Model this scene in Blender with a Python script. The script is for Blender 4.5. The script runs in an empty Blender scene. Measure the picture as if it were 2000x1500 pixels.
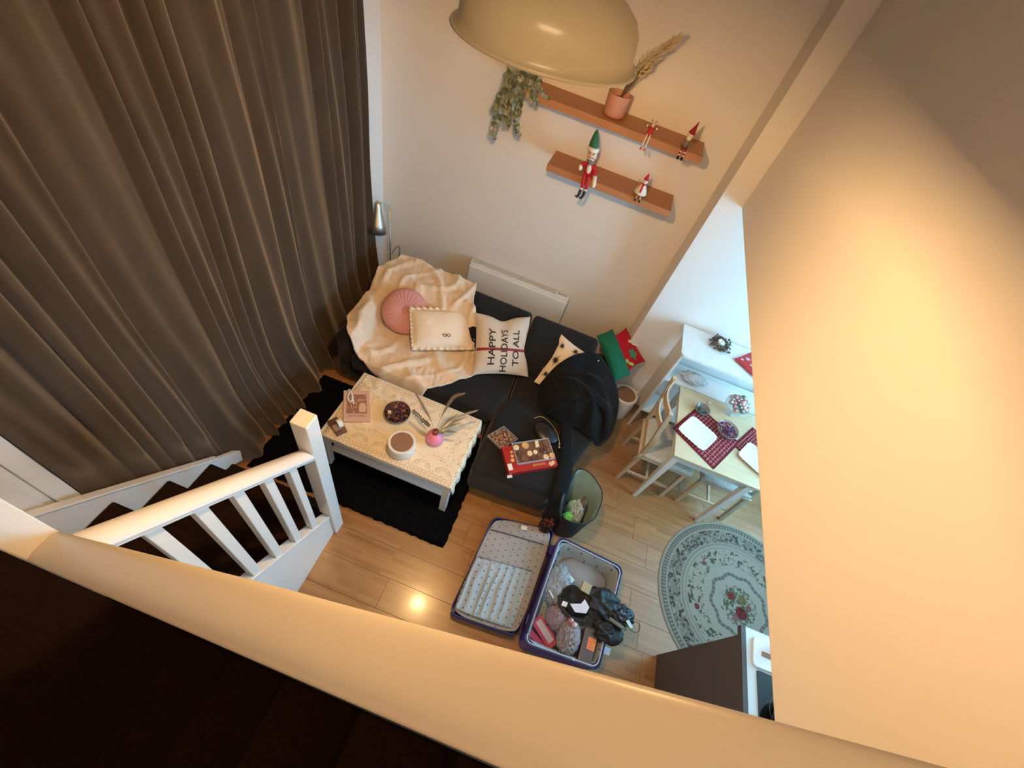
import bpy, bmesh, math, random
from math import sin, cos, pi, sqrt, atan2
from mathutils import Vector, Matrix, noise
from mathutils.geometry import tessellate_polygon
random.seed(7)
R = random.Random(11)
SC = bpy.context.scene
COL = SC.collection
V = Vector

# ------------------------------------------------------------------ camera
cam = bpy.data.cameras.new('camera')
cam.sensor_fit = 'HORIZONTAL'; cam.sensor_width = 36.0
cam.lens = 846.2 / 2000 * 36.0
cam.clip_start = 0.02
cam_o = bpy.data.objects.new('camera', cam); COL.objects.link(cam_o)
cam_o.matrix_world = (Matrix.Translation((0, 0, 3.2)) @ Matrix.Rotation(0.05114, 4, 'Z')
                      @ Matrix.Rotation(0.69016, 4, 'X') @ Matrix.Rotation(0.34507, 4, 'Z'))
SC.camera = cam_o

# ------------------------------------------------------------------ view, world, lights
SC.view_settings.view_transform = 'Standard'
SC.view_settings.look = 'None'
SC.view_settings.gamma = 1.0
SC.view_settings.use_curve_mapping = False
SC.view_settings.exposure = 0.95

world = bpy.data.worlds.new('world'); SC.world = world; world.use_nodes = True
world.node_tree.nodes['Background'].inputs[0].default_value = (0.55, 0.75, 1.0, 1)
world.node_tree.nodes['Background'].inputs[1].default_value = 1.0

def light(name, kind, loc, energy, color, size=0.1, size_y=None, rot=(0, 0, 0)):
    l = bpy.data.lights.new(name, kind); l.energy = energy; l.color = color
    if kind == 'AREA':
        l.size = size
        if size_y: l.shape = 'RECTANGLE'; l.size_y = size_y
    else:
        l.shadow_soft_size = size
    o = bpy.data.objects.new(name, l); o.location = loc; o.rotation_euler = rot
    COL.objects.link(o); return o

LX, LY, LZ = -0.243, 1.16, 2.93                       # pendant centre, rim height
light('pendant_bulb_light', 'POINT', (LX, LY, LZ + 0.026), 172, (1.0, 0.60, 0.25), 0.034)
# daylight coming in through the kitchen window
light('window_daylight', 'AREA', (3.14, 2.05, 1.50), 70, (0.27, 0.66, 1.0), 1.15, 1.5, (0, math.radians(90), 0))
# the lit upper landing at the head of the stairs
light('upper_landing_light', 'AREA', (0.1, -0.3, 4.1), 8, (1.0, 0.66, 0.38), 0.8, 0.5, (math.radians(12), 0, 0))

# ------------------------------------------------------------------ node helper
class NB:
    def __init__(s, name, rough=0.6, metal=0.0, sheen=0.0, coat=0.0, trans=0.0, alpha=1.0, spec=0.5, emis=None, estr=0.0):
        s.m = bpy.data.materials.new(name); s.m.use_nodes = True
        s.t = s.m.node_tree; s.b = s.t.nodes['Principled BSDF']
        i = s.b.inputs
        i['Roughness'].default_value = rough; i['Metallic'].default_value = metal
        i['Specular IOR Level'].default_value = spec
        if sheen: i['Sheen Weight'].default_value = sheen; i['Sheen Roughness'].default_value = 0.45
        if coat: i['Coat Weight'].default_value = coat; i['Coat Roughness'].default_value = 0.12
        if trans: i['Transmission Weight'].default_value = trans
        i['Alpha'].default_value = alpha
        if emis: i['Emission Color'].default_value = (*emis, 1); i['Emission Strength'].default_value = estr
    def n(s, t, **k):
        x = s.t.nodes.new(t)
        for a, b in k.items(): setattr(x, a, b)
        return x
    def L(s, a, b): s.t.links.new(a, b)
    def co(s, kind='Object'):
        return s.n('ShaderNodeTexCoord').outputs[kind]
    def put(s, sock, v):
        if hasattr(v, 'is_output'): s.L(v, sock)
        elif isinstance(v, (tuple, list)) and len(v) == 3 and sock.type == 'RGBA': sock.default_value = (*v, 1)
        else: sock.default_value = v
    def ma(s, op, a, b=None, c=None):
        x = s.n('ShaderNodeMath', operation=op)
        for k, v in enumerate((a, b, c)):
            if v is not None: s.put(x.inputs[k], v)
        return x.outputs[0]
    def xyz(s, vec):
        x = s.n('ShaderNodeSeparateXYZ'); s.L(vec, x.inputs[0]); return x.outputs
    def comb(s, x, y, z=0.0):
        c = s.n('ShaderNodeCombineXYZ')
        for k, v in enumerate((x, y, z)): s.put(c.inputs[k], v)
        return c.outputs[0]
    def scale(s, vec, sc):
        m = s.n('ShaderNodeMapping'); s.L(vec, m.inputs[0]); m.inputs['Scale'].default_value = sc; return m.outputs[0]
    def noise(s, vec, sc, detail=4.0, rough=0.55, dist=0.0):
        x = s.n('ShaderNodeTexNoise'); s.L(vec, x.inputs['Vector'])
        x.inputs['Scale'].default_value = sc; x.inputs['Detail'].default_value = detail
        x.inputs['Roughness'].default_value = rough; x.inputs['Distortion'].default_value = dist
        return x.outputs['Fac']
    def voro(s, vec, sc, feature='F1', out='Distance'):
        x = s.n('ShaderNodeTexVoronoi', feature=feature); s.L(vec, x.inputs['Vector']); x.inputs['Scale'].default_value = sc
        return x.outputs[out]
    def mix(s, f, a, b, mode='MIX'):
        x = s.n('ShaderNodeMix', data_type='RGBA', blend_type=mode)
        s.put(x.inputs[0], f); s.put(x.inputs[6], a); s.put(x.inputs[7], b)
        return x.outputs[2]
    def ramp(s, f, stops, interp='LINEAR'):
        x = s.n('ShaderNodeValToRGB'); s.put(x.inputs[0], f); e = x.color_ramp
        e.interpolation = interp
        while len(e.elements) < len(stops): e.elements.new(0.5)
        for el, (p, c) in zip(e.elements, stops): el.position = p; el.color = (*c, 1)
        return x.outputs[0]
    def gt(s, a, b): return s.ma('GREATER_THAN', a, b)
    def lt(s, a, b): return s.ma('LESS_THAN', a, b)
    def col(s, c): s.put(s.b.inputs['Base Color'], c); return s
    def bump(s, h, strength=0.3, dist=0.01):
        x = s.n('ShaderNodeBump'); s.put(x.inputs['Height'], h)
        x.inputs['Strength'].default_value = strength; x.inputs['Distance'].default_value = dist
        s.L(x.outputs[0], s.b.inputs['Normal']); return s

def M(name, c, rough=0.6, var=0.0, vs=6.0, bump=0.0, bs=60.0, **k):
    n = NB(name, rough=rough, **k)
    co = n.co()
    if var:
        f = n.noise(co, vs, 5)
        n.col(n.mix(f, tuple(x * (1 - var) for x in c), tuple(min(1, x * (1 + var)) for x in c)))
    else:
        f = n.noise(co, 3.0, 2)
        n.col(n.mix(f, tuple(x * 0.97 for x in c), c))
    if bump: n.bump(n.noise(co, bs, 4), bump, 0.004)
    return n.m

# ------------------------------------------------------------------ mesh helper
class MB:
    def __init__(s): s.v = []; s.f = []; s.mi = []; s.cur = 0
    def add(s, vs, fs, mi=None):
        o = len(s.v); s.v += [V(p) for p in vs]; s.f += [tuple(i + o for i in f) for f in fs]
        s.mi += [s.cur if mi is None else mi] * len(fs); return s
    def box(s, x0, x1, y0, y1, z0, z1, mi=None):
        return s.obox((x0, y0, z0), (x1 - x0, 0, 0), (0, y1 - y0, 0), (0, 0, z1 - z0), mi)
    def obox(s, o, X, Y, Z, mi=None):
        o, X, Y, Z = V(o), V(X), V(Y), V(Z)
        p = [o, o + X, o + X + Y, o + Y]; p += [q + Z for q in p]
        f = [(0, 3, 2, 1), (4, 5, 6, 7), (0, 1, 5, 4), (1, 2, 6, 5), (2, 3, 7, 6), (3, 0, 4, 7)]
        if X.cross(Y).dot(Z) < 0: f = [q[::-1] for q in f]
        return s.add(p, f, mi)
    def prism(s, poly, z0, z1, mi=None):            # poly: list of (x, y)
        a = sum(poly[i][0] * poly[(i + 1) % len(poly)][1] - poly[(i + 1) % len(poly)][0] * poly[i][1] for i in range(len(poly)))
        if a < 0: poly = poly[::-1]
        n = len(poly)
        vs = [(x, y, z0) for x, y in poly] + [(x, y, z1) for x, y in poly]
        fs = [tuple(range(n))[::-1], tuple(range(n, 2 * n))] + [(i, (i + 1) % n, n + (i + 1) % n, n + i) for i in range(n)]
        return s.add(vs, fs, mi)
    def extrude(s, pts, vec, mi=None):              # planar loop of 3d points swept along vec
        n = len(pts); vec = V(vec); a = [V(p) for p in pts]
        nrm = V((0, 0, 0))
        for i in range(n): nrm += a[i].cross(a[(i + 1) % n])
        if nrm.dot(vec) < 0: a = a[::-1]
        fs = [tuple(range(n))[::-1], tuple(range(n, 2 * n))] + [(i, (i + 1) % n, n + (i + 1) % n, n + i) for i in range(n)]
        return s.add(a + [p + vec for p in a], fs, mi)
    def lathe(s, prof, c=(0, 0, 0), seg=24, mi=None, axis=None, cap=True):
        c = V(c); q = V((0, 0, 1)).rotation_difference(V(axis).normalized()) if axis else None
        vs = []; fs = []; n = len(prof)
        for r, z in prof:
            for k in range(seg):
                p = V((r * cos(2 * pi * k / seg), r * sin(2 * pi * k / seg), z))
                vs.append(c + (q @ p if q else p))
        for i in range(n - 1):
            for k in range(seg):
                k2 = (k + 1) % seg
                fs.append((i * seg + k, i * seg + k2, (i + 1) * seg + k2, (i + 1) * seg + k))
        if cap:
            if prof[0][0] > 1e-5: fs.append(tuple(range(seg))[::-1])
            if prof[-1][0] > 1e-5: fs.append(tuple((n - 1) * seg + k for k in range(seg)))
        return s.add(vs, fs, mi)
    def cyl(s, a, b, r, r2=None, seg=12, mi=None):
        a, b = V(a), V(b); d = b - a
        return s.lathe([(r, 0), (r if r2 is None else r2, d.length)], a, seg, mi, axis=d)
    def ell(s, c, r, seg=14, rings=9, mi=None, rot=None):
        c = V(c); r = (r, r, r) if isinstance(r, (int, float)) else r
        m = Matrix.Rotation(0, 3, 'X') if rot is None else rot
        vs = [c + m @ V((0, 0, -r[2]))]; fs = []
        for i in range(1, rings):
            t = pi * i / rings - pi / 2
            for k in range(seg):
                a = 2 * pi * k / seg
                vs.append(c + m @ V((r[0] * cos(t) * cos(a), r[1] * cos(t) * sin(a), r[2] * sin(t))))
        vs.append(c + m @ V((0, 0, r[2]))); last = len(vs) - 1
        for k in range(seg):
            fs.append((0, 1 + (k + 1) % seg, 1 + k))
            for i in range(rings - 2):
                a = 1 + i * seg
                fs.append((a + k, a + (k + 1) % seg, a + seg + (k + 1) % seg, a + seg + k))
            a = 1 + (rings - 2) * seg
            fs.append((a + k, a + (k + 1) % seg, last))
        return s.add(vs, fs, mi)
    def tube(s, pts, r, seg=8, mi=None, flat=1.0):
        pts = [V(p) for p in pts]; n = len(pts)
        rs = r if isinstance(r, (list, tuple)) else [r] * n
        up = None; vs = []; fs = []
        for i, p in enumerate(pts):
            d = (pts[min(i + 1, n - 1)] - pts[max(i - 1, 0)]).normalized()
            if up is None:
                up = d.orthogonal().normalized() if abs(d.z) > 0.9 else V((0, 0, 1))
            up = (up - d * up.dot(d)); up = up.normalized() if up.length > 1e-6 else d.orthogonal().normalized()
            sd = d.cross(up)
            for k in range(seg):
                a = 2 * pi * k / seg
                vs.append(p + sd * (cos(a) * rs[i]) + up * (sin(a) * rs[i] * flat))
        for i in range(n - 1):
            for k in range(seg):
                fs.append((i * seg + k, i * seg + (k + 1) % seg, (i + 1) * seg + (k + 1) % seg, (i + 1) * seg + k))
        fs.append(tuple(range(seg))[::-1]); fs.append(tuple((n - 1) * seg + k for k in range(seg)))
        return s.add(vs, fs, mi)
    def grid(s, nu, nv, fn, mi=None, closed=False):
        vs = [fn(i / nu, j / nv) for j in range(nv + 1) for i in range(nu + 1)]
        fs = [(j * (nu + 1) + i, j * (nu + 1) + i + 1, (j + 1) * (nu + 1) + i + 1, (j + 1) * (nu + 1) + i) for j in range(nv) for i in range(nu)]
        return s.add(vs, fs, mi)
    def xf(s, m):
        s.v = [m @ p for p in s.v]; return s

def smooth01(t): t = max(0.0, min(1.0, t)); return t * t * (3 - 2 * t)
def lerp(a, b, t): return a + (b - a) * t
def catmull(pts, n=8):
    pts = [V(p) for p in pts]; out = []
    for i in range(len(pts) - 1):
        p0, p1, p2, p3 = pts[max(i - 1, 0)], pts[i], pts[i + 1], pts[min(i + 2, len(pts) - 1)]
        for k in range(n):
            t = k / n
            out.append(0.5 * ((2 * p1) + (p2 - p0) * t + (2 * p0 - 5 * p1 + 4 * p2 - p3) * t * t + (3 * p1 - p0 - 3 * p2 + p3) * t ** 3))
    out.append(pts[-1]); return out

def rootloc(p):
    while p.parent: p = p.parent
    return V(p.location)

def obj(name, mb, mat, parent=None, smooth=False, bevel=0.0, bseg=2, sub=0, solid=0.0, label=None, kind=None, org=None, auto=None):
    me = bpy.data.meshes.new(name)
    if parent is not None: base = rootloc(parent)
    elif org is not None: base = V(org)
    else: base = V((0, 0, 0))
    me.from_pydata([p - base for p in mb.v], [], mb.f)
    mats = mat if isinstance(mat, (list, tuple)) else [mat]
    for m in mats: me.materials.append(m)
    if len(mats) > 1: me.polygons.foreach_set('material_index', mb.mi)
    me.polygons.foreach_set('use_smooth', [smooth] * len(me.polygons))
    me.update()
    o = bpy.data.objects.new(name, me); COL.objects.link(o)
    if parent is not None: o.parent = parent
    else: o.location = base
    if solid:
        md = o.modifiers.new('solid', 'SOLIDIFY'); md.thickness = solid; md.offset = 0
    if bevel:
        md = o.modifiers.new('bevel', 'BEVEL'); md.width = bevel; md.segments = bseg; md.limit_method = 'ANGLE'
    if sub:
        md = o.modifiers.new('sub', 'SUBSURF'); md.levels = sub; md.render_levels = sub
    if auto is not None:
        me.set_sharp_from_angle(angle=math.radians(auto))
    if label: o['label'] = label
    if kind: o['kind'] = kind
    return o

def struct(name, mb, mat, parent=None, **k):
    o = obj(name, mb, mat, parent, **k)
    if parent is None: o['kind'] = 'structure'
    return o

def tag(o, label, cat, group=None, kind=None):
    o['label'] = label; o['category'] = cat
    if group: o['group'] = group
    if kind: o['kind'] = kind
    return o

def thing(name, label, cat, loc, group=None, rz=0.0):
    o = bpy.data.objects.new(name, None); COL.objects.link(o); o.location = loc
    o.empty_display_size = 0.05; o.rotation_euler = (0, 0, rz)
    return tag(o, label, cat, group)

def dup(o, loc=None, rz=None, label=None, group=None, parent=None):
    c = o.copy(); COL.objects.link(c)
    if parent is not None: c.parent = parent
    if loc is not None: c.location = loc
    if rz is not None: c.rotation_euler = (0, 0, rz)
    if label: c['label'] = label
    if group: c['group'] = group
    for ch in list(o.children): dup(ch, parent=c)
    return c

def text_mesh(txt, size, extrude=0.0, font_shear=0.0, bold=0.0):
    cu = bpy.data.curves.new('txt', 'FONT'); cu.body = txt; cu.size = size; cu.extrude = extrude
    cu.align_x = 'CENTER'; cu.align_y = 'CENTER'; cu.offset = bold; cu.resolution_u = 3
    t = bpy.data.objects.new('txt', cu)
    me = bpy.data.meshes.new_from_object(t)
    vs = [v.co.copy() for v in me.vertices]; fs = [tuple(p.vertices) for p in me.polygons]
    bpy.data.objects.remove(t); bpy.data.curves.remove(cu); bpy.data.meshes.remove(me)
    return vs, fs

# ------------------------------------------------------------------ materials for the shell
def wall_mat(name, c, rough=0.55):
    n = NB(name, rough=rough, spec=0.35); co = n.co()
    f = n.noise(co, 1.3, 3)
    n.col(n.mix(f, tuple(x * 0.965 for x in c), c))
    n.bump(n.noise(co, 55, 5, 0.6), 0.06, 0.004)
    return n.m
m_wall = wall_mat('wall_paint', (0.80, 0.745, 0.69))
m_trim = M('white_gloss_paint', (0.80, 0.775, 0.74), rough=0.28, coat=0.25)
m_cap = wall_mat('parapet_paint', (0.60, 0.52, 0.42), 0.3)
m_ceil = wall_mat('ceiling_paint', (0.72, 0.68, 0.62))
m_carpet = M('brown_stair_carpet', (0.016, 0.0075, 0.0042), rough=0.95, var=0.35, vs=60, bump=0.6, bs=350, spec=0.05)
m_under = M('subfloor', (0.12, 0.07, 0.04), rough=0.9)

def wood_floor():
    n = NB('laminate_plank', rough=0.3, coat=0.2, spec=0.45); co = n.co()
    oi = n.n('ShaderNodeObjectInfo').outputs['Random']
    x, y, z = n.xyz(co)
    off = n.ma('MULTIPLY', oi, 37.0)
    # three narrow staves printed on every board
    row = n.ma('FLOOR', n.ma('DIVIDE', n.ma('ADD', y, 5.0), 0.0635))
    sx = n.ma('DIVIDE', n.ma('ADD', n.ma('ADD', x, off), n.ma('MULTIPLY', row, 0.173)), 0.38)
    cell = n.ma('FLOOR', sx)
    wn = n.n('ShaderNodeTexWhiteNoise', noise_dimensions='2D'); n.L(n.comb(cell, n.ma('ADD', row, off)), wn.inputs[0])
    rnd = wn.outputs['Value']
    g = n.noise(n.comb(n.ma('ADD', n.ma('MULTIPLY', x, 0.7), n.ma('MULTIPLY', rnd, 20.0)), n.ma('MULTIPLY', y, 16.0), off), 1.6, 6, 0.5, 0.3)
    k = n.noise(n.comb(n.ma('ADD', x, off), n.ma('MULTIPLY', y, 4.0), rnd), 3.5, 3)
    base = n.ramp(g, [(0.30, (0.235, 0.098, 0.030)), (0.52, (0.33, 0.152, 0.052)), (0.72, (0.39, 0.195, 0.074))])
    tint = n.mix(n.ma('MULTIPLY', rnd, 0.32), base, (0.42, 0.225, 0.095))
    tint2 = n.mix(n.ma('MULTIPLY', n.ma('SUBTRACT', k, 0.35), 0.5), tint, (0.22, 0.09, 0.03))
    fr = n.ma('FRACT', n.ma('DIVIDE', n.ma('ADD', y, 5.0), 0.0635)); fx = n.ma('FRACT', sx)
    seam = n.ma('MAXIMUM', n.lt(fr, 0.03), n.lt(fx, 0.006))
    n.col(n.mix(n.ma('MULTIPLY', seam, 0.35), tint2, (0.25, 0.12, 0.05)))
    n.bump(g, 0.05, 0.002)
    return n.m
m_plank = wood_floor()

# ------------------------------------------------------------------ the shell
YB = 3.29; YP = 3.02; XP = 0.70; XL = -1.82; XR = 0.85; XK = 3.0
fl = MB().box(XL, XK, -0.95, YB, -0.06, -0.012)
floor = struct('floor', fl, m_under)
rows = 17; pw = 0.1905; pl = 1.285
for r in range(rows):
    y0 = 0.10 + r * pw; y1 = min(y0 + pw, YB)
    x = XL - R.uniform(0.1, 1.2)
    while x < XK:
        a, b = max(x, XL), min(x + pl, XK)
        if b - a > 0.06:
            p = MB().box(a + 0.0006, b - 0.0006, y0 + 0.0006, y1 - 0.0006, -0.012, 0.0)
            obj('plank', p, m_plank, floor, bevel=0.0008, bseg=1)
        x += pl
struct('wall_back', MB().box(XL - 0.1, XP, YB, YB + 0.1, -0.06, 4.3), m_wall)
struct('wall_pier', MB().box(XP, XK + 0.1, YP, YB + 0.1, -0.06, 4.3), m_wall)
struct('wall_left', MB().box(XL - 0.1, XL, -1.0, YB, -0.06, 4.3), m_wall)
struct('wall_right', MB().box(XR, XR + 0.12, -1.0, YP, 2.05, 4.3), m_wall, bevel=0.006)
struct('ceiling', MB().box(XL, XR, -1.0, YB, 4.2, 4.3), m_ceil)
struct('ceiling_kitchen', MB().box(XR + 0.12, XK, 0.0, YP, 2.25, 2.35), m_ceil)
struct('wall_stairwell', MB().box(XL, XR, -1.05, -0.95, -0.06, 4.3), m_wall)
# kitchen side wall with its window opening
WY0, WY1, WZ0, WZ1 = 1.25, 2.85, 0.9, 2.1
wk = MB().box(XK, XK + 0.1, 0, WY0, -0.06, 2.25).box(XK, XK + 0.1, WY1, YP, -0.06, 2.25).box(XK, XK + 0.1, WY0, WY1, -0.06, WZ0).box(XK, XK + 0.1, WY0, WY1, WZ1, 2.25)
struct('wall_kitchen', wk, m_wall)
m_glass = NB('window_glass', rough=0.02, trans=1.0, spec=0.5).col((0.95, 0.98, 1.0)).m
wf = MB()
for y0 in (WY0, (WY0 + WY1) / 2 - 0.03, WY1 - 0.06): wf.box(XK + 0.02, XK + 0.08, y0, y0 + 0.06, WZ0, WZ1)
wf.box(XK + 0.02, XK + 0.08, WY0, WY1, WZ0, WZ0 + 0.06).box(XK + 0.02, XK + 0.08, WY0, WY1, WZ1 - 0.06, WZ1)
win = struct('window_1', wf, m_trim)
# parapet wall along the upper flight: sloping top, down to the floor, pierced at the left by the stair passage
PT = 0.08
def ptop(x): return 1.894 + (x + 0.958) * 0.864 if x < -0.243 else (2.512 + (x + 0.243) * 0.785)
xs = [-0.96, -0.6, -0.243, 0.1, 0.4, 0.70, XR]
loop = [(x, 0.0, ptop(x) - 0.03) for x in xs] + [(XR, 0.0, -0.012), (-0.96, 0.0, -0.012)]
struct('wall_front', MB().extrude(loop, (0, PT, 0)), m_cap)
struct('wall_front_kitchen', MB().box(XR + 0.12, XK, 0.0, 0.08, -0.012, 2.25).box(XR, XR + 0.12, 0.0, 0.08, -0.012, 2.05), m_wall)
cp = MB()
xs2 = [-0.957, -0.75, -0.6, -0.42, -0.243, -0.07, 0.1, 0.25, 0.4, 0.55, 0.70, XR - 0.001]
prof = []
hw = PT / 2
for k in range(13):
    a = pi * k / 12
    prof.append((hw + (hw + 0.0) * cos(a) * (1 if abs(cos(a)) < 1 else 1), 0.020 * sin(a) ** 0.5 if sin(a) > 1e-6 else 0.0))
n = len(prof)
vs = []; fs = []
for x in xs2:
    for (yy, dz) in prof: vs.append((x, yy, ptop(x) - 0.018 + dz))
    vs.append((x, 0.0, ptop(x) - 0.045)); vs.append((x, PT, ptop(x) - 0.045))
m_ = n + 2
for i in range(len(xs2) - 1):
    a, b = i * m_, (i + 1) * m_
    for k in range(n - 1): fs.append((a + k, a + k + 1, b + k + 1, b + k))
    fs.append((a + n - 1, a + n, b + n, b + n - 1)); fs.append((a + n + 1, a, b, b + n + 1))
cp.add(vs, fs)
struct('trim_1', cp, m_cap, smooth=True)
struct('wall_post', MB().box(-1.05, -0.958, 0.0, PT + 0.0, -0.012, 4.2), m_trim, bevel=0.004)
# baseboards
def baseb(name, x0, x1, y0, y1, axis):
    mb = MB()
    if axis == 'x':
        y = y0
        lo = [(x0, y, 0), (x0, y - 0.018, 0), (x0, y - 0.018, 0.115), (x0, y - 0.012, 0.122), (x0, y - 0.015, 0.128), (x0, y - 0.008, 0.148), (x0, y, 0.152)]
        mb.extrude(lo, (x1 - x0, 0, 0))
    else:
        x = x0
        lo = [(x, y0, 0), (x + 0.018, y0, 0), (x + 0.018, y0, 0.115), (x + 0.012, y0, 0.122), (x + 0.015, y0, 0.128), (x + 0.008, y0, 0.148), (x, y0, 0.152)]
        mb.extrude(lo, (0, y1 - y0, 0))
    return struct(name, mb, m_trim)
baseb('baseboard_back', XL, XP, YB, YB, 'x')
baseb('baseboard_pier', XP, XK, YP, YP, 'x')
mb = MB().box(XP - 0.016, XP, YP - 0.018, YB - 0.02, 0, 0.15)
struct('baseboard_side', mb, m_trim)
baseb('baseboard_left', XL, XL, 1.12, YB - 0.02, 'y')
# boxed window reveal at the foot of the curtain wall
t2 = MB().box(XL, XL + 0.05, 0.10, 0.20, 0.95, 4.2).box(XL, XL + 0.035, 0.20, 0.31, 0.80, 4.2).box(XL + 0.035, XL + 0.045, 0.235, 0.25, 0.82, 4.2)
struct('trim_2', t2, m_trim, bevel=0.004)
struct('trim_3', MB().box(XL, XL + 0.06, 0.08, 0.36, 0.765, 0.80), m_trim, bevel=0.004)

# ------------------------------------------------------------------ lower stair flight (rises towards the stairwell)
st = thing('lower_staircase', 'lower stair flight in dark brown carpet behind the white balustrade', 'staircase', (-1.27, 0.9, 0))
nos = [(0.93, 0.12), (0.815, 0.325), (0.583, 0.535), (0.347, 0.755), (0.11, 0.95)]
for i, (yn, zn) in enumerate(nos):
    y_end = nos[i + 1][0] - 0.02 if i < 4 else 0.0
    z0 = 0.0 if i == 0 else nos[i - 1][1] - 0.03
    s_ = MB().box(-1.70, -0.897, y_end, yn, z0, zn)
    obj('stair_step', s_, m_carpet, st, bevel=0.012, bseg=3)
# wall string with moulded top
def sz(y): return 0.334 + (0.815 - y) * 1.05
lo = [(-1.735, 0.86, sz(0.86)), (-1.735, 0.06, sz(0.06)), (-1.735, 0.06, sz(0.06) - 0.45), (-1.735, 1.05, 0.0), (-1.735, 1.07, 0.0), (-1.735, 1.07, 0.10)]
obj('wall_string', MB().extrude(lo, (0.034, 0, 0)), m_trim, st, bevel=0.003)
lo = [(-1.74, 0.875, sz(0.875)), (-1.74, 0.06, sz(0.06)), (-1.74, 0.06, sz(0.06) + 0.018), (-1.74, 0.875, sz(0.875) + 0.018)]
obj('string_moulding', MB().extrude(lo, (0.046, 0, 0)), m_trim, st, bevel=0.005)
# outer string
def bz(y): return 0.331 + (0.781 - y) * 0.968

ba = thing('stair_balustrade', 'white painted balustrade with newel post, handrail and square balusters', 'balustrade', (-0.87, 0.84, 0))
lo = [(-0.895, 0.80, bz(0.80) - 0.02), (-0.895, 0.082, bz(0.082) - 0.02), (-0.895, 0.082, 0.0), (-0.895, 0.80, 0.0)]
obj('outer_string', MB().extrude(lo, (0.04, 0, 0)), m_trim, ba, bevel=0.003)
obj('newel_post', MB().box(-0.92, -0.834, 0.80, 0.884, 0.0, 1.40), m_trim, ba, bevel=0.006, bseg=3)
def hz(y): return 1.136 + (0.816 - y) * 1.068
sec = [(-0.035, -0.03), (0.035, -0.03), (0.035, -0.012), (0.042, 0.0), (0.038, 0.018), (0.022, 0.032), (0, 0.037), (-0.022, 0.032), (-0.038, 0.018), (-0.042, 0.0), (-0.035, -0.012)]
vs = []
for y in (0.80, 0.082):
    for a, b in sec: vs.append((-0.875 + a, y, hz(y) - 0.03 + b))
n = len(sec)
fs = [tuple(range(n)), tuple(range(n, 2 * n))[::-1]] + [(i, n + i, n + (i + 1) % n, (i + 1) % n) for i in range(n)]
obj('handrail', MB().add(vs, fs), m_trim, ba, smooth=True, auto=40)
lo = [(-0.905, 0.80, bz(0.80) - 0.02), (-0.905, 0.082, bz(0.082) - 0.02), (-0.905, 0.082, bz(0.082)), (-0.905, 0.80, bz(0.80))]
obj('base_rail', MB().extrude(lo, (0.058, 0, 0)), m_trim, ba, bevel=0.003)
for yb in (0.682, 0.556, 0.430, 0.304, 0.178):
    h = 0.021
    q = MB()
    q.add([(-0.875 + a * h, yb + b * h, bz(yb + b * h) - 0.005) for a, b in ((-1, -1), (1, -1), (1, 1), (-1, 1))] +
          [(-0.875 + a * h, yb + b * h, hz(yb + b * h) - 0.055) for a, b in ((-1, -1), (1, -1), (1, 1), (-1, 1))],
          [(0, 3, 2, 1), (4, 5, 6, 7), (0, 1, 5, 4), (1, 2, 6, 5), (2, 3, 7, 6), (3, 0, 4, 7)])
    obj('baluster', q, m_trim, ba, bevel=0.002, bseg=1)

# ------------------------------------------------------------------ upper flight and landing beside the parapet
us = thing('upper_staircase', 'upper stair flight and landing in dark brown carpet behind the parapet', 'staircase', (-1.3, -0.5, 0))
obj('landing', MB().box(XL + 0.004, -0.80, -0.945, -0.002, 0.80, 0.95), m_carpet, us, bevel=0.01)
ux = [-0.818, -0.567, -0.334, -0.083, 0.16, 0.41, 0.66]
for i, x in enumerate(ux):
    z = 1.85 + 0.85 * x
    z0 = 0.80 if i == 0 else 1.85 + 0.85 * ux[i - 1] - 0.05
    obj('stair_step', MB().box(x, (ux[i + 1] + 0.02) if i < 6 else XR - 0.004, -0.945, -0.004, z0, z), m_carpet, us, bevel=0.012, bseg=3)

# ================================================================== OBJECTS
# ------------------------------------------------------------------ pendant lamp
m_shade = M('cream_green_enamel', (0.62, 0.55, 0.37), rough=0.3, coat=0.3)
m_shade_in = M('white_enamel_inside', (0.85, 0.82, 0.72), rough=0.5)
m_bulb = NB('glowing_bulb', emis=(1.0, 0.72, 0.35), estr=14).col((1, 0.9, 0.7)).m
m_brass = M('brushed_brass', (0.55, 0.40, 0.18), rough=0.3, metal=1.0)
m_black = M('black_plastic', (0.012, 0.012, 0.013), rough=0.5)
pend = thing('pendant_lamp', 'large cream enamelled metal pendant lamp hanging over the room', 'lamp', (LX, LY, LZ))
RS = 0.208
prof = [(RS, 0.0), (RS * 0.975, 0.004), (RS * 0.95, 0.010), (RS * 0.94, 0.022), (RS * 0.935, 0.035), (RS * 0.915, 0.058), (RS * 0.85, 0.080), (RS * 0.72, 0.100), (RS * 0.54, 0.116), (RS * 0.36, 0.127), (RS * 0.2, 0.133)]
obj('shade', MB().lathe(prof, (LX, LY, LZ), 64, cap=False), m_shade, pend, smooth=True)
prof2 = [(r - 0.003, z) for r, z in prof]
obj('shade_lining', MB().lathe(prof2, (LX, LY, LZ), 64, cap=False), m_shade_in, pend, smooth=True, label='white inside face of the shade')
rim = MB().tube([(LX + RS * cos(2 * pi * k / 72), LY + RS * sin(2 * pi * k / 72), LZ) for k in range(73)], 0.0042, 8)
obj('rim', rim, m_shade, pend, smooth=True)
obj('lamp_holder', MB().lathe([(0.018, 0.06), (0.022, 0.07), (0.022, 0.132), (0.045, 0.138), (0.04, 0.17), (0.012, 0.19)], (LX, LY, LZ), 20), m_brass, pend, smooth=True)
obj('bulb', MB().lathe([(0.0, -0.006), (0.014, -0.002), (0.026, 0.014), (0.027, 0.03), (0.018, 0.06), (0.012, 0.085)], (LX, LY, LZ), 20), m_bulb, pend, smooth=True)
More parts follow.
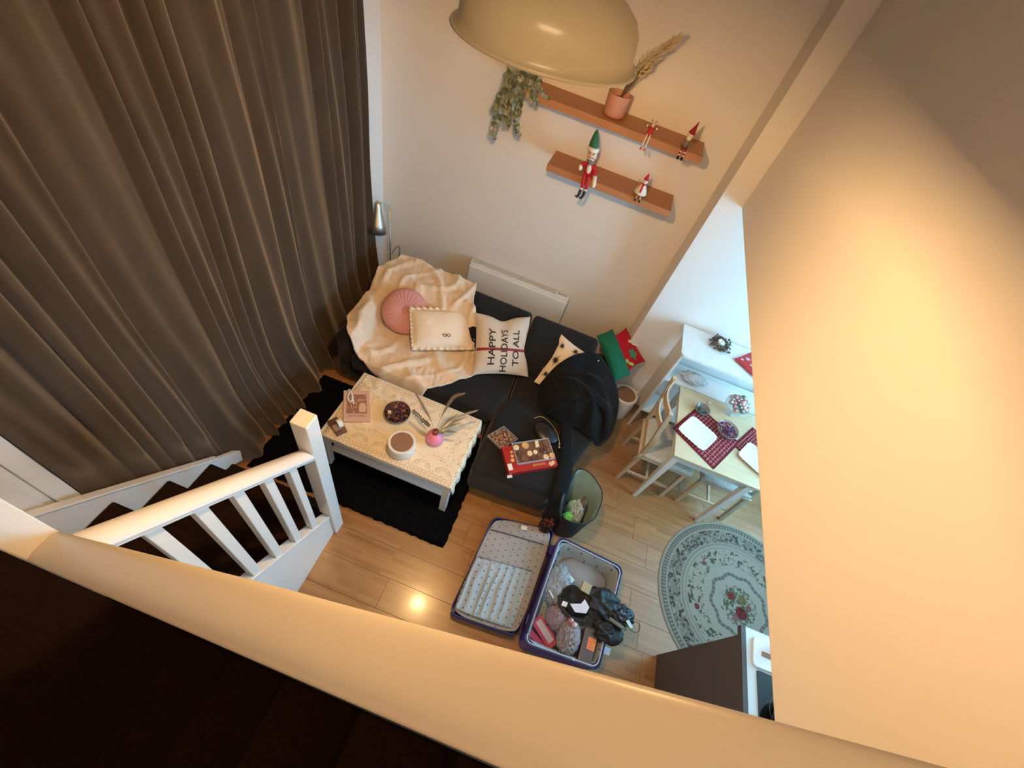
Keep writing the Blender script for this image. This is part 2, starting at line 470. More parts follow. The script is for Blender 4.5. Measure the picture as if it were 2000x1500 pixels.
obj('cord', MB().cyl((LX, LY, LZ + 0.18), (LX, LY, 4.2), 0.004, seg=8), m_black, pend)

# ------------------------------------------------------------------ curtain
def mat_velvet():
    n = NB('brown_velvet', rough=0.8, sheen=0.55, spec=0.15); co = n.co()
    x, y, z = n.xyz(co)
    f = n.noise(n.comb(x, n.ma('MULTIPLY', y, 3.0), n.ma('MULTIPLY', z, 0.8)), 3.0, 4)
    n.col(n.mix(f, (0.037, 0.025, 0.016), (0.076, 0.052, 0.034)))
    n.b.inputs['Sheen Tint'].default_value = (0.9, 0.75, 0.6, 1)
    n.bump(n.noise(co, 300, 2), 0.15, 0.001)
    return n.m
m_velvet = mat_velvet()
fold_c = []; yy = 0.30
while yy < 3.05:
    w = R.choice([0.07, 0.10, 0.15, 0.22, 0.30, 0.38]); fold_c.append((yy, w, R.uniform(0.45, 1.0), R.uniform(0.3, 0.7))); yy += w
def fold(y, z):
    # the folds drift a little on the way down
    s = y + 0.05 * noise.noise(V((y * 1.3, z * 0.5, 3.0))) * (3.2 - z) * 0.5
    for c, w, a, pk in fold_c:
        if c <= s < c + w:
            t = (s - c) / w
            t = 0.5 * t / pk if t < pk else 0.5 + 0.5 * (t - pk) / (1 - pk)
            g = sin(pi * t) ** 0.8
            if w > 0.13: g *= 0.78 + 0.22 * cos(4 * pi * t + 2.0 * z)
            return a * min(0.55 + w / 0.14, 1.25) * g
    return 0.0
def cur(u, v):
    z = 0.012 + (4.1 - 0.012) * (v ** 1.25); y = lerp(0.315, 2.965, u)
    f = fold(y, z)
    amp = 0.085
    low = smooth01((0.9 - z) / 0.9)
    free = smooth01((y - 0.80) / 0.30)
    x = -1.765 + (f - 0.5) * amp * (1 + 0.5 * low * free)
    x += 0.014 * noise.noise(V((y * 2.2, z * 1.1, 0))) + 0.05 * low ** 2 * free * (0.6 + 0.8 * noise.noise(V((y * 4, z * 2.0, 5))))
    x += 0.085 * low ** 3 * free
    zt = sz(y) + 0.03                                   # tucked behind the stair string
    if z < zt + 0.25 and y < 0.98:
        k = smooth01((zt + 0.25 - z) / 0.2) * (1 - smooth01((y - 0.87) / 0.11)); x = lerp(x, -1.784 + (f - 0.4) * 0.03, k)
    x = max(x, -1.812)
    return V((x, y + 0.01 * noise.noise(V((y * 3, z, 9))), z))
cu = thing('curtain', 'tall brown velvet curtain hanging in deep folds on the left', 'curtain', (-1.77, 1.6, 0.0))
obj('curtain_cloth', MB().grid(520, 70, cur), m_velvet, cu, smooth=True, solid=0.003)
rod = MB().cyl((-1.70, 0.25, 4.12), (-1.70, 3.1, 4.12), 0.015, seg=12)
obj('curtain_rod', rod, m_brass, cu, smooth=True)

# ------------------------------------------------------------------ rugs
def mat_shag():
    n = NB('black_shag', rough=1.0, spec=0.02); co = n.co()
    n.col(n.mix(n.noise(co, 40, 4), (0.0025, 0.0027, 0.0032), (0.011, 0.011, 0.012)))
    n.bump(n.noise(co, 120, 4, 0.7), 1.0, 0.02); return n.m
m_shag = mat_shag()
rg = MB()
def shagf(u, v):
    x = lerp(-1.66, -0.115, u); y = lerp(0.985, 1.94, v)
    e = min(u, 1 - u, v, 1 - v)
    jx = 0.008 * noise.noise(V((x * 30, y * 30, 0))); jy = 0.008 * noise.noise(V((x * 30, y * 30, 7)))
    return V((x + jx, y + jy, 0.003 + 0.024 * smooth01(e / 0.015) + 0.006 * R.random()))
rg.grid(190, 140, shagf)
o = obj('shag_rug', rg, m_shag, org=(-0.9, 1.55, 0)); tag(o, 'black shaggy rectangular rug under the lace-covered table', 'rug')

def mat_roundrug():
    n = NB('woven_floral_rug', rough=0.9, spec=0.1); co = n.co()
    x, y, z = n.xyz(co)
    r = n.ma('SQRT', n.ma('ADD', n.ma('MULTIPLY', x, x), n.ma('MULTIPLY', y, y)))
    th = n.ma('ARCTAN2', y, x)
    cream = (0.50, 0.455, 0.375); grey = (0.20, 0.19, 0.155); dark = (0.095, 0.075, 0.065)
    def band(a, b): return n.ma('MULTIPLY', n.gt(r, a), n.lt(r, b))
    polar = n.comb(n.ma('MULTIPLY', th, 0.5), r)
    # base rings
    base = n.ramp(r, [(0.0, cream), (0.425, (0.33, 0.31, 0.26)), (0.433, cream), (0.448, (0.36, 0.33, 0.28)), (0.468, cream), (0.475, (0.33, 0.30, 0.25)), (0.575, cream), (0.586, grey), (0.628, cream)], 'CONSTANT')
    v1 = n.voro(polar, 26, 'DISTANCE_TO_EDGE'); v2 = n.noise(polar, 22, 5, 0.7, 1.2)
    c = n.mix(n.ma('MULTIPLY', band(0.475, 0.575), n.gt(v2, 0.54)), base, dark)
    c = n.mix(n.ma('MULTIPLY', band(0.475, 0.575), n.lt(v2, 0.42)), c, cream)
    # key pattern ring
    key = n.gt(n.ma('SINE', n.ma('MULTIPLY', th, 150)), 0.0)
    c = n.mix(n.ma('MULTIPLY', n.ma('MULTIPLY', band(0.592, 0.622), key), 0.6), c, cream)
    # inner garland
    f1 = n.noise(co, 24, 5, 0.65, 1.0)
    gar = n.ma('MULTIPLY', band(0.29, 0.415), n.gt(f1, 0.55))
    c = n.mix(gar, c, (0.13, 0.125, 0.085))
    gar2 = n.ma('MULTIPLY', band(0.30, 0.41), n.gt(n.noise(co, 15, 3, 0.5), 0.64))
    c = n.mix(gar2, c, (0.26, 0.10, 0.085))
    # ribbon ring, wavy
    wob = n.ma('ADD', r, n.ma('MULTIPLY', n.ma('SINE', n.ma('MULTIPLY', th, 9)), 0.010))
    rib = n.ma('MULTIPLY', n.gt(wob, 0.205), n.lt(wob, 0.232))
    c = n.mix(rib, c, n.mix(n.gt(n.ma('SINE', n.ma('MULTIPLY', th, 40)), 0.2), (0.30, 0.26, 0.23), (0.20, 0.165, 0.15)))
    # bouquet
    leaf = n.ma('MULTIPLY', n.lt(n.ma('ADD', r, n.ma('MULTIPLY', n.noise(co, 18, 3), 0.12)), 0.20), n.gt(n.noise(co, 42, 4, 0.7), 0.49))
    c = n.mix(leaf, c, (0.14, 0.15, 0.10))
    for (cx, cy, rr, cc) in ((0.02, -0.05, 0.055, (0.30, 0.045, 0.06)), (-0.06, 0.05, 0.042, (0.33, 0.08, 0.06)), (0.03, 0.05, 0.045, (0.30, 0.24, 0.11)), (-0.03, -0.10, 0.035, (0.42, 0.20, 0.17)), (-0.335, -0.13, 0.032, (0.33, 0.08, 0.07)), (0.08, 0.01, 0.03, (0.36, 0.14, 0.14))):
        dx = n.ma('SUBTRACT', x, cx); dy = n.ma('SUBTRACT', y, cy)
        d = n.ma('ADD', n.ma('SQRT', n.ma('ADD', n.ma('MULTIPLY', dx, dx), n.ma('MULTIPLY', dy, dy))), n.ma('MULTIPLY', n.noise(co, 40, 3), 0.02))
        pet = n.mix(n.gt(n.noise(co, 70, 2, 0.5, 2.0), 0.52), cc, tuple(q * 0.5 for q in cc))
        c = n.mix(n.lt(d, rr), c, pet)
    n.col(n.mix(1.0, c, (0.50, 0.47, 0.42), 'MULTIPLY'))
    n.bump(n.noise(co, 220, 3), 0.4, 0.003); return n.m
o = obj('round_rug', MB().lathe([(0.0, 0.008), (0.3, 0.008), (0.64, 0.0075), (0.65, 0.004), (0.65, 0.0005), (0.0, 0.0005)], (2.13, 1.44, 0), 96), mat_roundrug(), org=(2.13, 1.44, 0))
tag(o, 'round cream rug woven with flowers and a ribbon ring', 'rug')

# ------------------------------------------------------------------ radiator
rad = thing('wall_radiator', 'white flat panel radiator on the wall behind the sofa', 'radiator', (-0.43, YB, 0.3))
x0, x1 = -0.905, 0.06
obj('body', MB().box(x0, x1, YB - 0.085, YB - 0.02, 0.28, 0.728), m_trim, rad, bevel=0.006)
obj('front_panel', MB().box(x0, x1, YB - 0.105, YB - 0.088, 0.27, 0.70), m_trim, rad, bevel=0.005)
g = MB()
for k in range(4): g.box(x0 + 0.01, x1 - 0.13, YB - 0.078 + k * 0.014, YB - 0.072 + k * 0.014, 0.7285, 0.7295)
obj('top_grille', g, M('grille_grey', (0.35, 0.33, 0.31), rough=0.4), rad, kind='stuff')
for xq in (x0 + 0.1, x1 - 0.14): obj('bracket', MB().box(xq, xq + 0.04, YB - 0.02, YB, 0.3, 0.7), m_trim, rad)
cpn = MB().box(x1 - 0.115, x1 - 0.02, YB - 0.07, YB - 0.035, 0.7305, 0.735)
cc = obj('control_panel', cpn, m_trim, rad, bevel=0.001)
for k in range(4): obj('button', MB().box(x1 - 0.105 + k * 0.022, x1 - 0.093 + k * 0.022, YB - 0.06, YB - 0.048, 0.735, 0.7375), m_black, cc)

# ------------------------------------------------------------------ reading lamp in the corner
m_steel = M('brushed_steel', (0.62, 0.57, 0.48), rough=0.42, metal=1.0)
fl_ = thing('floor_lamp', 'brushed steel reading lamp with bell shade in the corner', 'lamp', (-1.672, 3.14, 0))
obj('base', MB().lathe([(0.11, 0), (0.11, 0.012), (0.1, 0.02), (0.012, 0.024)], (-1.672, 3.14, 0), 28), m_steel, fl_, smooth=True, auto=30)
obj('pole', MB().cyl((-1.672, 3.14, 0.02), (-1.672, 3.14, 0.99), 0.006, seg=10), m_steel, fl_, smooth=True)
arm = catmull([(-1.672, 3.14, 0.80), (-1.672, 3.14, 0.98), (-1.69, 3.13, 1.03), (-1.72, 3.09, 1.045), (-1.745, 3.065, 1.045)], 6)
obj('arm', MB().tube(arm, 0.006, 8), m_steel, fl_, smooth=True)
sh = V((-1.745, 3.06, 1.06))
axis = V((0.10, -0.25, -1)).normalized()
prof = [(0.0, -0.01), (0.021, 0.0), (0.030, 0.02), (0.032, 0.05), (0.041, 0.10), (0.062, 0.18), (0.083, 0.26), (0.080, 0.26), (0.055, 0.17), (0.02, 0.06)]
obj('lamp_shade', MB().lathe(prof, sh, 32, axis=axis, cap=False), m_steel, fl_, smooth=True)
obj('cable', MB().tube(catmull([(-1.672, 3.14, 0.03), (-1.65, 3.2, 0.2), (-1.63, 3.25, 0.50), (-1.645, 3.22, 0.56), (-1.67, 3.16, 0.5)], 8), 0.003, 6), m_black, fl_, smooth=True)

# ------------------------------------------------------------------ sofa
def mat_sofa():
    n = NB('charcoal_fabric', rough=0.92, sheen=0.15, spec=0.1); co = n.co()
    n.col(n.mix(n.noise(co, 5, 4), (0.0088, 0.0090, 0.0098), (0.0175, 0.0175, 0.0185)))
    n.bump(n.noise(co, 260, 3), 0.35, 0.002); return n.m
m_sofa = mat_sofa()
m_woodleg = M('beech_wood', (0.62, 0.40, 0.22), rough=0.45, var=0.15, vs=20)
so = thing('corner_sofa', 'charcoal fabric corner sofa with a chaise towards the camera', 'sofa', (-0.45, 2.5, 0))
obj('frame', MB().prism([(-1.52, 1.96), (-0.20, 1.96), (-0.13, 1.52), (0.47, 1.56), (0.66, 2.25), (0.68, 2.95), (-1.52, 2.95)], 0.09, 0.27), m_sofa, so, bevel=0.03, bseg=4)
def cushion_poly(name, poly, z0, z1, bev, crown=0.02):
    o = obj(name, MB().prism(poly, z0, z1), m_sofa, so, bevel=bev, bseg=5, smooth=True, auto=60); return o
cushion_poly('seat_cushion', [(-1.38, 1.92), (-0.165, 1.92), (-0.10, 2.17), (-0.12, 2.45), (-1.38, 2.45)], 0.27, 0.425, 0.045)
cushion_poly('chaise_cushion', [(-0.148, 1.425), (0.465, 1.465), (0.66, 2.10), (0.45, 2.45), (-0.105, 2.45), (-0.09, 2.17), (-0.152, 1.92)], 0.12, 0.425, 0.045)
def backc(xa, xb):
    lo = [(xa, 2.42, 0.40), (xa, 2.50, 0.60), (xa, 2.66, 0.695), (xa, 2.92, 0.70), (xa, 2.94, 0.40)]
    obj('back_cushion', MB().extrude(lo, (xb - xa, 0, 0)), m_sofa, so, bevel=0.05, bseg=5, smooth=True, auto=60)
backc(-1.36, -0.765); backc(-0.76, -0.175); backc(-0.165, 0.445)
obj('armrest', MB().box(-1.54, -1.385, 1.98, 2.94, 0.20, 0.56), m_sofa, so, bevel=0.05, bseg=5, smooth=True, auto=60)
obj('armrest', MB().prism([(0.455, 2.12), (0.655, 2.12), (0.69, 2.94), (0.455, 2.94)], 0.20, 0.535), m_sofa, so, bevel=0.05, bseg=5, smooth=True, auto=60)
for x, y in ((-1.47, 2.02), (-1.47, 2.88), (0.62, 2.88), (-0.08, 1.60), (0.42, 1.62), (-0.25, 2.02)):
    obj('leg', MB().lathe([(0.014, 0), (0.022, 0.095)], (x, y, 0), 14), m_woodleg, so, smooth=True)

# ------------------------------------------------------------------ throw
def mat_fleece():
    n = NB('cream_fleece', rough=0.85, sheen=0.4, spec=0.1); co = n.co()
    n.col(n.mix(n.noise(co, 14, 5), (0.70, 0.53, 0.38), (0.88, 0.73, 0.57)))
    n.bump(n.noise(co, 90, 5, 0.7), 0.6, 0.008); return n.m
m_fleece = mat_fleece()
def sofa_h(x, y):
    z = 0.425 + 0.29 * smooth01((y - 2.40) / 0.26)
    z = max(z, 0.425 + 0.155 * smooth01((-1.33 - x) / 0.07))
    z -= 0.32 * smooth01((-1.52 - x) / 0.10)
    z -= 0.17 * smooth01((1.925 - y) / 0.05)
    z -= 0.10 * smooth01((y - 2.93) / 0.05)
    return z
def pline(pts):
    d = [0]
    for a, b in zip(pts, pts[1:]): d.append(d[-1] + math.dist(a, b))
    def f(t):
        t *= d[-1]
        for i in range(len(pts) - 1):
            if t <= d[i + 1] or i == len(pts) - 2:
                k = (t - d[i]) / max(1e-9, d[i + 1] - d[i]); return V((lerp(pts[i][0], pts[i + 1][0], k), lerp(pts[i][1], pts[i + 1][1], k)))
    return f
Bt = pline([(-1.30, 1.93), (-1.12, 1.895), (-0.95, 1.885), (-0.74, 1.885), (-0.56, 2.05), (-0.40, 2.25)])
Tp = pline([(-1.50, 2.78), (-1.44, 2.92), (-1.37, 2.955), (-1.05, 2.955), (-0.75, 2.96)])
Lf = pline([(-1.30, 1.93), (-1.42, 2.0), (-1.57, 2.22), (-1.555, 2.45), (-1.50, 2.78)])
Rt = pline([(-0.40, 2.25), (-0.47, 2.42), (-0.56, 2.56), (-0.66, 2.66), (-0.75, 2.96)])
def coons(u, v):
    p = Bt(u) * (1 - v) + Tp(u) * v + Lf(v) * (1 - u) + Rt(v) * u
    p -= Bt(0) * (1 - u) * (1 - v) + Bt(1) * u * (1 - v) + Tp(0) * (1 - u) * v + Tp(1) * u * v
    return p
def throwf(u, v):
    p = coons(u, v); x, y = p
    e = 0.015 * noise.noise(V((x * 9, y * 9, 2)))
    edge = min(u, 1 - u, v, 1 - v)
    if edge < 0.01: x += e; y += e * 0.5
    z = sofa_h(x, y)
    a = x * 0.75 + y * 0.65                 # long diagonal wrinkles
    w = 0.5 + 0.5 * sin(a * 21 + 5 * noise.noise(V((x * 2.2, y * 2.2, 0))))
    w2 = 0.5 + 0.5 * sin((x * 0.9 - y * 0.35) * 30 + 6 * noise.noise(V((x * 2.5, y * 2.5, 4))))
    m1 = 0.5 + noise.noise(V((x * 2.4, y * 2.4, 8)))
    z += 0.010 + 0.038 * w ** 5 * max(0, m1) + 0.032 * w2 ** 5 * max(0, 1 - m1) + 0.010 * noise.noise(V((x * 12, y * 12, 1))) + 0.009 * abs(noise.noise(V((x * 20 + y * 6, y * 20, 4))))
    return V((x, y, z))
o = obj('throw_blanket', MB().grid(130, 130, throwf), m_fleece, org=(-1.0, 2.4, 0.43), smooth=True, solid=0.012)
tag(o, 'cream fleece throw draped over the left end of the sofa', 'blanket')

# ------------------------------------------------------------------ cushions
def frame_m(bl, right, up):
    bl, right, up = V(bl), V(right), V(up)
    n = right.cross(up).normalized()
    c = bl + right / 2 + up / 2
    return Matrix(((right.x / 2, up.x / 2, n.x, c.x), (right.y / 2, up.y / 2, n.y, c.y), (right.z / 2, up.z / 2, n.z, c.z), (0, 0, 0, 1)))
def pillow_h(u, v, t, p=0.55):
    return t * max(0.0, (1 - abs(u) ** 2.6)) ** p * max(0.0, (1 - abs(v) ** 2.6)) ** p
def pillow_mb(m, t, pinch=0.09, n=26, dent=None, seed=0):
    def side(sg):
        def f(a, b):
            u, v = a * 2 - 1, b * 2 - 1
            if sg < 0: u = -u
            x = u * (1 - pinch * (1 - v * v)); y = v * (1 - pinch * (1 - u * u))
            h = pillow_h(u, v, t) * sg
            if sg > 0:
                h += 0.006 * noise.noise(V((u * 2.5, v * 2.5, seed))) * (1 - max(abs(u), abs(v)) ** 4)
            if dent: h, y = dent(u, v, h, y)
            return m @ V((x, y, h))
        return f
    mb = MB(); mb.grid(n, n, side(1)); mb.grid(n, n, side(-1)); return mb
def linen(name, c, s=180, var=0.07):
    n = NB(name, rough=0.9, spec=0.1, sheen=0.1); co = n.co()
    n.col(n.mix(n.noise(co, 12, 4), tuple(q * (1 - var) for q in c), c)); n.bump(n.noise(co, s, 3), 0.35, 0.002); return n.m
m_linen = linen('oat_linen', (0.62, 0.53, 0.44)); m_ink = M('black_print', (0.012, 0.011, 0.013), rough=0.8)
m_redrib = M('dark_red_ribbon', (0.26, 0.012, 0.02), rough=0.6)

# lettered cushion
hm = frame_m((-0.440, 2.19, 0.462), (0.425, 0.212, -0.008), (-0.175, 0.405, 0.27))
hp = thing('lettered_cushion', 'oat linen cushion lettered HAPPY HOLIDAYS TO ALL with a red ribbon', 'cushion', (-0.31, 2.40, 0.43))
def dentf(u, v, h, y):
    d = math.exp(-((u + 0.02) / 0.34) ** 2) * smooth01((v - 0.1) / 0.9)
    return h * (1 - 0.35 * d), y - 0.15 * d
obj('cover', pillow_mb(hm, 0.075, 0.07, 34, dentf), m_linen, hp, smooth=True)
def surf(u, v, off=0.0015):
    h = pillow_h(u, v, 0.075) + 0.006 * noise.noise(V((u * 2.5, v * 2.5, 0))) * (1 - max(abs(u), abs(v)) ** 4)
    y = v * (1 - 0.07 * (1 - u * u)); h, y = dentf(u, v, h, y)
    return hm @ V((u * (1 - 0.07 * (1 - v * v)), y, h + off))
ribb = MB()
ribb.grid(40, 3, lambda a, b: surf((a * 2 - 1) * 0.985, -0.20 + 0.075 * (b - 0.5) * 2 * 0.6, 0.002))
obj('ribbon', ribb, m_redrib, hp, smooth=True)
for txt, cu_, cv_, sx_ in (('HAPPY', -0.44, -0.12, 0.28), ('HOLIDAYS', 0.02, -0.20, 0.28), ('TO ALL', 0.47, -0.12, 0.28)):
    vsx, fsx = text_mesh(txt, 1.0, bold=0.012)
    L_ = max(v_.x for v_ in vsx) - min(v_.x for v_ in vsx)
    k = (1.50 if txt == 'HOLIDAYS' else 1.24) / L_
    t_ = MB().add([surf(cu_ - v_.y * 0.34, cv_ + v_.x * k, 0.0035) for v_ in vsx], fsx)
    obj('lettering', t_, m_ink, hp)

# ruffled cushion
m_cream = linen('cream_cotton', (0.84, 0.72, 0.58))
rm = frame_m((-0.965, 2.185, 0.505), (0.43, 0.245, 0.0), (-0.145, 0.235, 0.16))
rp = thing('ruffled_cushion', 'small cream oblong cushion with ruffled edge and a bow motif', 'cushion', (-0.83, 2.36, 0.44))
obj('cover', pillow_mb(rm, 0.06, 0.04, 26, seed=3), m_cream, rp, smooth=True)
rf = MB()
NR = 260
def ruff(i, t):
    a = i / NR * 8
    s = int(a) % 8 // 2; k = (a % 2) - 1
    e = [(k, -1), (1, k), (-k, 1), (-1, -k)][s]
    w = 0.08 * t; wav = 0.016 * sin(i * 0.95) * t
    l = sqrt(e[0] ** 2 + e[1] ** 2)
    return rm @ V((e[0] * (0.96 + w * 1.1), e[1] * (0.95 + w * 2.2), wav))
vs = [ruff(i, t) for i in range(NR) for t in (0, 0.5, 1)]
fs = []
for i in range(NR):
    j = (i + 1) % NR
    for t in range(2): fs.append((i * 3 + t, j * 3 + t, j * 3 + t + 1, i * 3 + t + 1))
obj('ruffle', MB().add(vs, fs), m_cream, rp, smooth=True, solid=0.002)
bow = MB()
m_bow = M('grey_bow', (0.16, 0.13, 0.11), rough=0.5)
bc = lambda u, v, o_=0.004: rm @ V((u, v, pillow_h(u, v, 0.06) + o_))
for sg in (-1, 1):
    bow.tube(catmull([bc(0.1, -0.42), bc(0.1 + sg * 0.06, -0.36), bc(0.1 + sg * 0.12, -0.42), bc(0.1 + sg * 0.06, -0.50), bc(0.1, -0.42)], 5), 0.0035, 6)
bow.ell(bc(0.1, -0.42), 0.007, 8, 6)
obj('bow', bow, m_bow, rp, smooth=True)

# pink round cushion
pc = V((-1.165, 2.44, 0.60)); pn = V((0.22, -0.62, 0.76)).normalized()
q = V((0, 0, 1)).rotation_difference(pn)
m_pink = linen('dusty_pink_velvet', (0.62, 0.30, 0.28))
pk = thing('round_cushion', 'dusty pink round pleated cushion on the cream throw', 'cushion', (-1.165, 2.44, 0.44))
def pinkf(sg):
    def f(a, b):
        r = b; th = 2 * pi * a * sg
        h = 0.058 * (1 - r ** 3.2) ** 0.6 * (1 - 0.62 * math.exp(-(r / 0.12) ** 2))
        h += 0.0016 * sin(th * 26) * r * (1 - r ** 4) * 1.6
        return pc + q @ V((0.190 * r * cos(th), 0.190 * r * sin(th), h * sg))
    return f
obj('cover', MB().grid(156, 16, pinkf(1)).grid(156, 10, pinkf(-1)), m_pink, pk, smooth=True)
obj('button', MB().ell(pc + pn * 0.026, (0.014, 0.014, 0.007), rot=q.to_matrix()), m_pink, pk, smooth=True)

# cream cushion with dark fir trees
bm_ = frame_m((0.045, 2.365, 0.468), (0.37, -0.115, -0.01), (0.065, 0.385, 0.255))
bp = thing('tree_print_cushion', 'cream cushion printed with black fir trees half under the black coat', 'cushion', (0.25, 2.45, 0.43))
obj('cover', pillow_mb(bm_, 0.06, 0.07, 24, seed=5), linen('cream_linen', (0.84, 0.70, 0.56)), bp, smooth=True)
def firtree(cu_, cv_, s, rot):
    t = MB(); pts = []
    for k in range(18):
        a = 2 * pi * k / 18 + rot; r = s * (1.0 if k % 2 == 0 else 0.38) * (1.25 if k in (0, 10) else 0.85)
        pts.append((cu_ + r * cos(a), cv_ + r * sin(a)))
    vs_ = [bm_ @ V((cu_, cv_, pillow_h(cu_, cv_, 0.06) + 0.008))] + [bm_ @ V((a, b, pillow_h(a, b, 0.06) + 0.007)) for a, b in pts]
    t.add(vs_, [(0, 1 + i, 1 + (i + 1) % 18) for i in range(18)])
    return t
for a, b, s, r_ in ((-0.70, -0.55, 0.17, 0.3), (-0.62, 0.05, 0.22, 1.2), (-0.68, 0.62, 0.17, 2.0), (-0.05, 0.72, 0.16, 0.1), (-0.05, 0.05, 0.22, 0.8), (0.55, 0.6, 0.2, 1.6), (-0.2, -0.6, 0.2, 0.2)):
    obj('printed_tree', firtree(a, b, s, r_), m_ink, bp)

# red festive cushion and green plush cushion squeezed into the corner
m_red = linen('festive_red', (0.42, 0.015, 0.025)); m_green = linen('green_plush', (0.012, 0.12, 0.065))
gm = frame_m((0.405, 2.95, 0.68), (0.275, -0.335, -0.12), (0.115, 0.125, 0.035))
o = obj('green_cushion', pillow_mb(gm, 0.05, 0.03, 22, seed=6), m_green, org=(0.60, 2.80, 0.54), smooth=True)
tag(o, 'green plush cushion wedged upright behind the sofa end', 'cushion')
rm2 = frame_m((0.515, 3.00, 0.675), (0.265, -0.205, -0.11), (0.115, 0.145, 0.055))
rc = thing('red_cushion', 'red festive cushion with holly leaf by the pier corner', 'cushion', (0.7, 2.9, 0.54))
obj('cover', pillow_mb(rm2, 0.035, 0.10, 20, seed=7), m_red, rc, smooth=True)
s2 = lambda u, v, o_=0.004: rm2 @ V((u, v, pillow_h(u, v, 0.035) + o_))
lf = MB(); pts = [(0.35 + 0.27 * cos(a) * (1 + 0.25 * cos(5 * a)), 0.05 + 0.30 * sin(a) * (1 + 0.25 * cos(5 * a))) for a in [2 * pi * k / 20 for k in range(20)]]
lf.add([s2(0.35, 0.05)] + [s2(a, b) for a, b in pts], [(0, 1 + i, 1 + (i + 1) % 20) for i in range(20)])
obj('holly_leaf', lf, M('holly_green', (0.05, 0.22, 0.10), rough=0.7), rc)
obj('bow', MB().ell(s2(0.72, -0.55), (0.03, 0.02, 0.012)).ell(s2(0.5, -0.75), (0.018, 0.024, 0.012)), M('yellow_green_bow', (0.42, 0.46, 0.10), rough=0.5), rc, smooth=True)
obj('applique', MB().ell(s2(-0.25, 0.45), (0.02, 0.02, 0.008)).ell(s2(0.0, 0.72), (0.034, 0.012, 0.007)), M('white_felt', (0.75, 0.66, 0.62), rough=0.9), rc, smooth=True)

# ------------------------------------------------------------------ black coat on the sofa end
def mat_coat():
    n = NB('black_velour', rough=0.8, sheen=0.06, spec=0.15); co = n.co()
    n.col(n.mix(n.noise(co, 8, 4), (0.0018, 0.0018, 0.002), (0.0050, 0.0050, 0.0055)))
    n.bump(n.noise(co, 150, 3), 0.3, 0.002); return n.m
m_coat = mat_coat()
outl = [(0.09, 2.26, 0.435), (0.12, 2.35, 0.57), (0.18, 2.45, 0.665), (0.28, 2.57, 0.715), (0.43, 2.68, 0.70), (0.58, 2.66, 0.61), (0.70, 2.54, 0.56), (0.765, 2.44, 0.48), (0.815, 2.36, 0.32), (0.80, 2.24, 0.28), (0.725, 2.11, 0.28), (0.63, 2.06, 0.40), (0.50, 2.09, 0.435), (0.34, 2.08, 0.435), (0.18, 2.14, 0.432)]
def loopf(pts):
    n_ = len(pts)
    def f(t):
        t = (t % 1.0) * n_; i = int(t); k = t - i
        p0, p1, p2, p3 = [V(pts[(i + d) % n_]) for d in (-1, 0, 1, 2)]
        return 0.5 * ((2 * p1) + (p2 - p0) * k + (2 * p0 - 5 * p1 + 4 * p2 - p3) * k * k + (3 * p1 - p0 - 3 * p2 + p3) * k ** 3)
    return f
cf = loopf(outl); cc0 = V((0.40, 2.38, 0.66))
def coatf(a, b):
    e = cf(a); t = b
    p = cc0.lerp(e, t)
    zt = cc0.z + 0.03 + (e.z - cc0.z) * (t ** 2.6)
    d = (p.xy - V((0.30, 2.10))).length
    zt += 0.022 * (0.5 + 0.5 * sin(d * 34 + 5 * noise.noise(V((p.x * 3, p.y * 3, 0))))) ** 3 * (1 - t ** 8) + 0.02 * noise.noise(V((p.x * 7, p.y * 7, 3))) * (1 - t ** 6)
    return V((p.x, p.y, max(zt, 0.43 if p.x < 0.66 else 0.2)))
co_ = thing('black_coat', 'black velour coat heaped over the right end of the sofa', 'coat', (0.44, 2.38, 0.43))
obj('coat_body', MB().grid(90, 26, coatf), m_coat, co_, smooth=True, solid=0.012)
slv = catmull([(0.40, 2.10, 0.462), (0.44, 1.93, 0.462), (0.485, 1.76, 0.445), (0.50, 1.60, 0.44), (0.50, 1.48, 0.435), (0.51, 1.425, 0.38), (0.52, 1.415, 0.20)], 6)
obj('sleeve', MB().tube(slv, [0.05] * 12 + [0.062] * (len(slv) - 12), 14, flat=0.26), m_coat, co_, smooth=True)
collar = catmull([(0.20, 2.12, 0.47), (0.34, 2.20, 0.60), (0.52, 2.26, 0.66), (0.66, 2.26, 0.60), (0.745, 2.16, 0.42)], 8)
obj('collar', MB().tube(collar, [0.02] + [0.045] * (len(collar) - 2) + [0.02], 12, flat=0.5), m_coat, co_, smooth=True)

# ------------------------------------------------------------------ handbag and glove on the chaise
hb = thing('handbag', 'black evening bag with gold frame and clasp on the chaise', 'handbag', (0.30, 1.93, 0.43))
obj('bag_body', MB().ell((0.275, 1.935, 0.463), (0.11, 0.085, 0.034), 24, 12, rot=Matrix.Rotation(-0.5, 3, 'Z')), M('black_satin', (0.006, 0.006, 0.007), rough=0.4), hb, smooth=True)
arc = catmull([(0.15, 2.01, 0.475), (0.20, 2.04, 0.49), (0.275, 2.01, 0.50), (0.345, 1.95, 0.50), (0.385, 1.89, 0.49), (0.40, 1.84, 0.475)], 6)
obj('metal_frame', MB().tube(arc, 0.0035, 8), m_brass, hb, smooth=True)
obj('clasp', MB().ell((0.392, 1.862, 0.492), 0.008).ell((0.399, 1.838, 0.486), 0.009), m_brass, hb, smooth=True)
gl = thing('red_glove', 'dark red knitted glove lying by the coat', 'glove', (0.40, 2.06, 0.43))
m_glove = M('dark_red_wool', (0.085, 0.006, 0.012), rough=0.9, bump=0.4, bs=200)
obj('palm', MB().ell((0.405, 2.045, 0.450), (0.035, 0.045, 0.018)), m_glove, gl, smooth=True)
